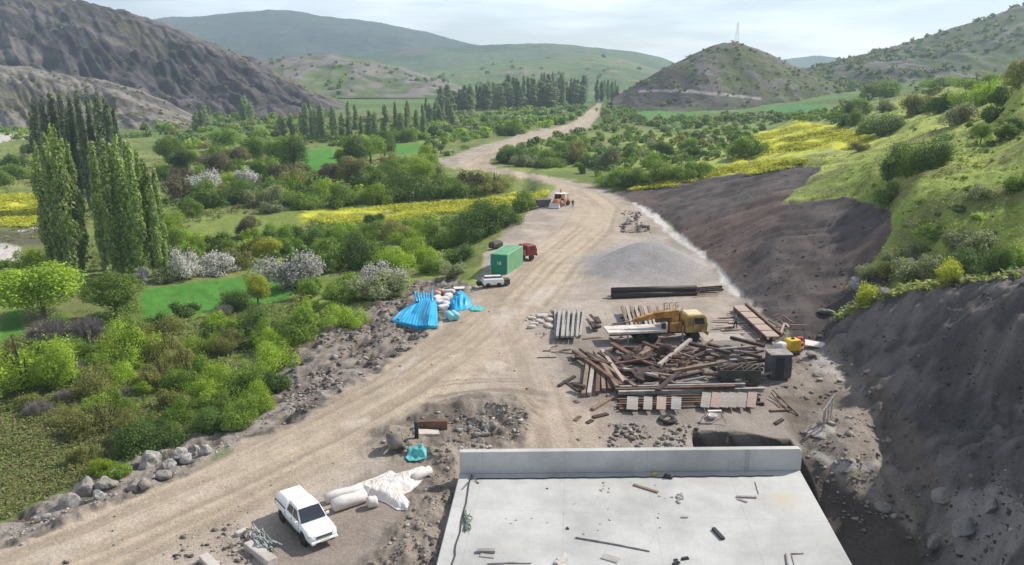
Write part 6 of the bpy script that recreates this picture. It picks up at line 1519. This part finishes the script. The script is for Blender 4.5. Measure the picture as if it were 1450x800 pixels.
# ------------------------------------------------------------------ people
def person(u, v, hgt, rz, shirt, trou, label, lean=0.0, step=.18):
    p = P3(u, v); bm = bmesh.new(); sl = bm.verts.layers.skin.verify(); V = {}
    def vt(n, co, r):
        q = bm.verts.new(co); q[sl].radius = (r, r); V[n] = q; return q
    def ed(a, b): bm.edges.new((V[a], V[b]))
    vt('pel', (0, 0, .93), .135); V['pel'][sl].use_root = True
    vt('wst', (0, .01, 1.10), .125); vt('cst', (0, .0, 1.32), .15); vt('nck', (0, -.01, 1.48), .06); vt('hd0', (0, .02, 1.57), .085); vt('hd1', (0, .03, 1.66), .105); vt('hd2', (0, .01, 1.74), .08); vt('nose', (0, .14, 1.63), .016)
    for a, b in (('pel', 'wst'), ('wst', 'cst'), ('cst', 'nck'), ('nck', 'hd0'), ('hd0', 'hd1'), ('hd1', 'hd2'), ('hd1', 'nose')): ed(a, b)
    for s, n in ((-1, 'l'), (1, 'r')):
        st2 = step * s
        vt('hip' + n, (.10 * s, 0, .88), .10); vt('kne' + n, (.11 * s, st2 * .5 + .03, .49), .065); vt('ank' + n, (.115 * s, st2, .09), .045); vt('toe' + n, (.13 * s, st2 + .17, .04), .035)
        vt('sho' + n, (.20 * s, 0, 1.40), .065); vt('elb' + n, (.27 * s, -.03, 1.12), .045); vt('wri' + n, (.27 * s, .10, .90), .03); vt('plm' + n, (.265 * s, .14, .83), .032)
        for a, b in (('pel', 'hip'), ): ed('pel', 'hip' + n)
        ed('hip' + n, 'kne' + n); ed('kne' + n, 'ank' + n); ed('ank' + n, 'toe' + n); ed('cst', 'sho' + n); ed('sho' + n, 'elb' + n); ed('elb' + n, 'wri' + n); ed('wri' + n, 'plm' + n)
        for k in range(4):
            vt(f'f{k}{n}', (.265 * s + (k - 1.5) * .018, .165, .79), .0085); vt(f'g{k}{n}', (.262 * s + (k - 1.5) * .019, .165, .745 - .006 * (1.5 - abs(k - 1.5))), .008); ed('plm' + n, f'f{k}{n}'); ed(f'f{k}{n}', f'g{k}{n}')
        vt('th' + n, (.235 * s, .18, .82), .009); ed('plm' + n, 'th' + n)
    me = bpy.data.meshes.new('person'); bm.to_mesh(me); bm.free()
    m, nt, b = nmat('clothed figure'); L = nt.links
    tc = nd(nt, 'ShaderNodeTexCoord'); sx = nd(nt, 'ShaderNodeSeparateXYZ'); L.new(tc.outputs['Object'], sx.inputs[0])
    rp_ = nd(nt, 'ShaderNodeValToRGB'); rp_.color_ramp.interpolation = 'CONSTANT'; el = rp_.color_ramp.elements
    el[0].position = 0; el[0].color = (.03,.028,.026,1); el[1].position = .10; el[1].color = (*trou, 1)
    for pos, c_ in ((.97, shirt), (1.47, (.42,.27,.2)), (1.69, (.05,.045,.04))):
        e_ = el.new(pos / 1.9); e_.color = (*c_, 1)
    el[1].position = .10 / 1.9
    mm = nd(nt, 'ShaderNodeMath', operation='DIVIDE'); mm.inputs[1].default_value = 1.9; L.new(sx.outputs['Z'], mm.inputs[0]); L.new(mm.outputs[0], rp_.inputs['Fac']); L.new(rp_.outputs['Color'], b.inputs['Base Color']); b.inputs['Roughness'].default_value = .85
    me.materials.append(m)
    o = link('person', me, None, p); o.rotation_euler = (0, 0, rz); k = hgt / 1.8; o.scale = (k, k, k)
    sk = o.modifiers.new('skin', 'SKIN'); sk.use_smooth_shade = True
    sb = o.modifiers.new('subdivision', 'SUBSURF'); sb.levels = 1; sb.render_levels = 2
    return tag(o, label, 'person')
person(1041, 467, 1.78, 2.2, (.10,.16,.11), (.028,.026,.03), 'person in dark trousers and green top standing by the pinkish panels')
person(811, 294, 1.78, -.5, (.03,.03,.04), (.03,.03,.035), 'person in dark clothes walking on the dirt right of the loader')

# ------------------------------------------------------------------ rocks
def rock_mesh(seed, sub=3, rough=.35):
    bm = bmesh.new(); bmesh.ops.create_icosphere(bm, subdivisions=sub, radius=1); rg = np.random.default_rng(seed)
    co = np.array([v.co[:] for v in bm.verts])
    pl = rg.normal(size=(11, 3)); pl /= np.linalg.norm(pl, axis=1, keepdims=True); dd = rg.uniform(.55, .9, 11)
    r = np.ones(len(co))
    for n_, d_ in zip(pl, dd):
        t = co @ n_; r = np.where(t > 1e-3, np.minimum(r, d_ / np.maximum(t, 1e-3)), r)
    r *= 1 + .5 * rough * fbm(co[:, 0] * 2.2 + seed, co[:, 1] * 2.2 + co[:, 2] * 1.7, 4, seed)
    for v_, k in zip(bm.verts, r): v_.co = v_.co * k
    me = bpy.data.meshes.new('boulder'); bm.to_mesh(me); bm.free(); return me
def rock_mat():
    m, nt, b = nmat('boulder stone'); L = nt.links
    tc = nd(nt, 'ShaderNodeTexCoord'); n1 = nd(nt, 'ShaderNodeTexNoise'); n1.inputs['Scale'].default_value = 2.2; n1.inputs['Detail'].default_value = 9; n1.inputs['Roughness'].default_value = .72
    L.new(tc.outputs['Object'], n1.inputs['Vector']); rp_ = nd(nt, 'ShaderNodeValToRGB'); el = rp_.color_ramp.elements
    el[0].position = .36; el[0].color = (.12,.12,.10,1); el[1].position = .62; el[1].color = (.44,.43,.41,1); e_ = el.new(.48); e_.color = (.25,.24,.225,1)
    L.new(n1.outputs['Fac'], rp_.inputs['Fac']); L.new(rp_.outputs['Color'], b.inputs['Base Color']); b.inputs['Roughness'].default_value = .92
    bp = nd(nt, 'ShaderNodeBump'); bp.inputs['Distance'].default_value = .08; bp.inputs['Strength'].default_value = .8; L.new(n1.outputs['Fac'], bp.inputs['Height']); L.new(bp.outputs['Normal'], b.inputs['Normal'])
    return m
M_rock = rock_mat(); M_palerock = mat('pale stone', (.27,.25,.23), .9, var=.3, scale=2, dirt=(.24,.21,.18), dirt_amt=.6, bump=.06)
ROCKS = [rock_mesh(600 + i) for i in range(6)]; PROCK = [r.copy() for r in ROCKS]
for r in ROCKS: r.materials.append(M_rock)
for r in PROCK: r.materials.append(M_palerock)
def boulder(u, v, wpx, hpx, label, pale=False, grp='boulders along the road edge', asp=1.0, rz=None):
    x, y, z = G(u, v); dep = y * CP - (z - CAMH) * SP; s = F / dep; r = wpx / s / 2
    o = link('boulder', (PROCK if pale else ROCKS)[rng.integers(6)], None, (x, y, z + hpx / s * .25)); o.scale = (r * .95, r * .88 * asp, hpx / s * .64); o.rotation_euler = (rng.normal() * .2, rng.normal() * .2, rng.uniform(0, 6) if rz is None else rz)
    return tag(o, label, 'boulder', grp)
for (u, v, w_, h_, L_) in [(214,662,42,30,'largest grey boulder in the row along the left road edge'),(232,676,26,16,'flat pale boulder just below the largest one'),(254,650,30,20,'grey boulder right of the largest one'),(262,653,26,14,'low boulder beside the gravel right of the largest one'),(274,645,22,18,'upright grey boulder at the right end of the row'),
                           (123,700,34,28,'pale boulder in the left group of the row'),(99,716,32,20,'pale boulder at the left end of the row'),(190,694,20,18,'small white boulder between the two boulder groups'),(168,674,26,16,'dark boulder left of the small white one'),(152,690,34,18,'dark low boulder between the pale one and the white one'),(205,692,22,16,'dark boulder right of the small white one'),(240,662,22,14,'small dark boulder under the right group'),(140,706,24,14,'small dark boulder right of the left group'),(66,736,18,10,'small boulder in the grass at the lower left'),(290,642,22,14,'small boulder beyond the end of the row')]:
    boulder(u, v, w_, h_, L_, 'pale' in L_ or 'white' in L_)
for (u, v, w_, h_, L_, pl) in [(1335,708,40,20,'grey boulder on the toe of the near bank', 1),(1248,722,26,11,'white block lying in the mud below the near bank', 1),(1368,752,84,15,'long pale rock ledge at the lower right', 1),(1325,770,50,18,'rounded nose of the pale rock ledge', 1),(1405,722,46,18,'pale rock on the upper end of the ledge', 1),(1218,404,36,14,'grey rock at the notch above the near bank', 0),(1252,418,18,9,'white rock on the brink of the near bank', 1),(1172,444,30,8,'pale flat rock between the two banks', 1),(1150,505,22,8,'pale flat stone in the mud right of the cabin', 1),(1158,532,18,7,'pale stone in the mud above the rail frame', 1)]:
    boulder(u, v, w_, h_, L_, pl, 'rocks on the right', .42 if 'ledge' in L_ else 1.0, .75 if 'ledge' in L_ else None)
for i in range(12):
    u0, v0 = 684 + rng.normal() * 13, 612 + rng.normal() * 9
    boulder(u0, min(v0, 627), rng.uniform(8, 18), rng.uniform(6, 12), 'pale broken concrete lump in the heap behind the left end of the wall', True, 'pale lumps behind the wall')

# loose stones: nobody could count them
def stones(name, specs):
    ico = bmesh.new(); bmesh.ops.create_icosphere(ico, subdivisions=1, radius=1); ic = np.array([v.co[:] for v in ico.verts]); fi = np.array([[v.index for v in f.verts] for f in ico.faces]); ico.free()
    VV = []; FF = []; CC = []; off = 0
    for (poly, n, (s0, s1), cols) in specs:
        P = np.array(poly); pu = rng.uniform(P[:, 0].min(), P[:, 0].max(), n * 5); pv = rng.uniform(P[:, 1].min(), P[:, 1].max(), n * 5)
        ok = poly_sd(pu, pv, poly) > 0; pu, pv = pu[ok][:n], pv[ok][:n]
        ok = sst(-.2, .25, fbm(pu * .06, pv * .09, 3, 91)) > rng.random(len(pu)) * .9; pu, pv = pu[ok], pv[ok]
        x, y, z = Gm(pu, pv); k = len(x)
        r = s0 + (s1 - s0) * rng.random(k) ** 6
        sc = r[:, None] * rng.uniform(.6, 1.3, (k, 3)); sc[:, 2] *= .6
        v_ = ic[None] * (1 + .38 * rng.normal(size=(k, len(ic), 1)).clip(-1.3, 1.3)) * sc[:, None]
        a = rng.uniform(0, 6.28, k); ca_, sa_ = np.cos(a)[:, None], np.sin(a)[:, None]
        vx = v_[..., 0] * ca_ - v_[..., 1] * sa_; vy = v_[..., 0] * sa_ + v_[..., 1] * ca_
        v_ = np.stack([vx + x[:, None], vy + y[:, None], v_[..., 2] + (z + r * .2)[:, None]], -1)
        cl = np.array(cols)[rng.integers(0, len(cols), k)] * rng.uniform(.7, 1.25, (k, 1))
        VV.append(v_.reshape(-1, 3)); FF.append((fi[None] + (np.arange(k) * len(ic))[:, None, None]).reshape(-1, 3) + off); CC.append(np.repeat(cl, len(ic), 0)); off += k * len(ic)
    o = link(name, mesh_np(name, np.concatenate(VV), np.concatenate(FF), [M_stone], False, np.concatenate(CC))); tag(o, kind='stuff')
M_stone = ground_mat('loose stone', 4, .02, .3)
SG = [(.26,.23,.20),(.18,.155,.135),(.34,.31,.28),(.12,.10,.09)]
SD = [(.10,.085,.08),(.14,.12,.115),(.075,.065,.063),(.19,.17,.16)]
stones('loose_stones', [([(392,545),(415,505),(455,475),(500,445),(552,425),(590,398),(672,408),(636,440),(602,482),(520,532),(420,592)], 3800, (.04,.3), SG), (RUB_L, 1500, (.03,.14), SG), (GRV_L, 4200, (.04,.15), [(.36,.33,.30),(.26,.235,.21),(.44,.41,.38)]), (BERM, 2600, (.04,.2), SG), (MUD, 1500, (.04,.28), SG),
  (DARK2, 5000, (.03,.2), SD), (DARK1, 900, (.05,.22), SD), ([(860,600),(990,600),(990,635),(860,635)], 700, (.04,.28), SG), ([(640,590),(740,590),(735,632),(650,640)], 300, (.06,.26), [(.42,.41,.39),(.3,.29,.27),(.2,.18,.16)]),
  ([(872,298),(905,300),(925,330),(880,330)], 260, (.15,.7), SG), ([(250,760),(350,735),(400,800),(250,810)], 500, (.03,.2), SG), ([(745,445),(785,440),(785,480),(745,478)], 120, (.1,.4), [(.42,.38,.35),(.3,.26,.23)]),
  ([(1270,690),(1450,640),(1450,800),(1290,800)], 520, (.04,.24), SG), (SITE, 1600, (.04,.16), SG)])

# lattice masts on the skyline
def mast(u, vt, vb, D, label):
    xb, yb, zb = at_dist(u, vb, D); xt, yt, zt = at_dist(u, vt, D); h = zt - zb; mb = MB(); w0 = h * .10
    for sx in (-1, 1):
        for sy in (-1, 1): mb.bar((sx * w0, sy * w0, -4), (sx * w0 * .15, sy * w0 * .15, h), .07, .07)
    for k in range(7):
        t = k / 7; t2 = (k + 1) / 7; a = w0 * (1 - .85 * t); b = w0 * (1 - .85 * t2)
        for sy in (-1, 1):
            mb.bar((-a, sy * a, h * t), (b, sy * b, h * t2), .06, .06); mb.bar((sy * a, -a, h * t), (sy * b, b, h * t2), .06, .06)
    o = empty('lattice_mast', (xb, yb, zb), 0, label, 'mast', 'lattice masts'); mb.build('tower', M_steel, o)
    ar = MB()
    for t in (.72, .86): ar.bar((-h * .12, 0, h * t), (h * .12, 0, h * t), .12, .12)
    ar.build('cross_arm', M_steel, o)
mast(1043, 32, 63, 712, 'thin lattice mast on top of the cone-shaped hill')
flush_labels()
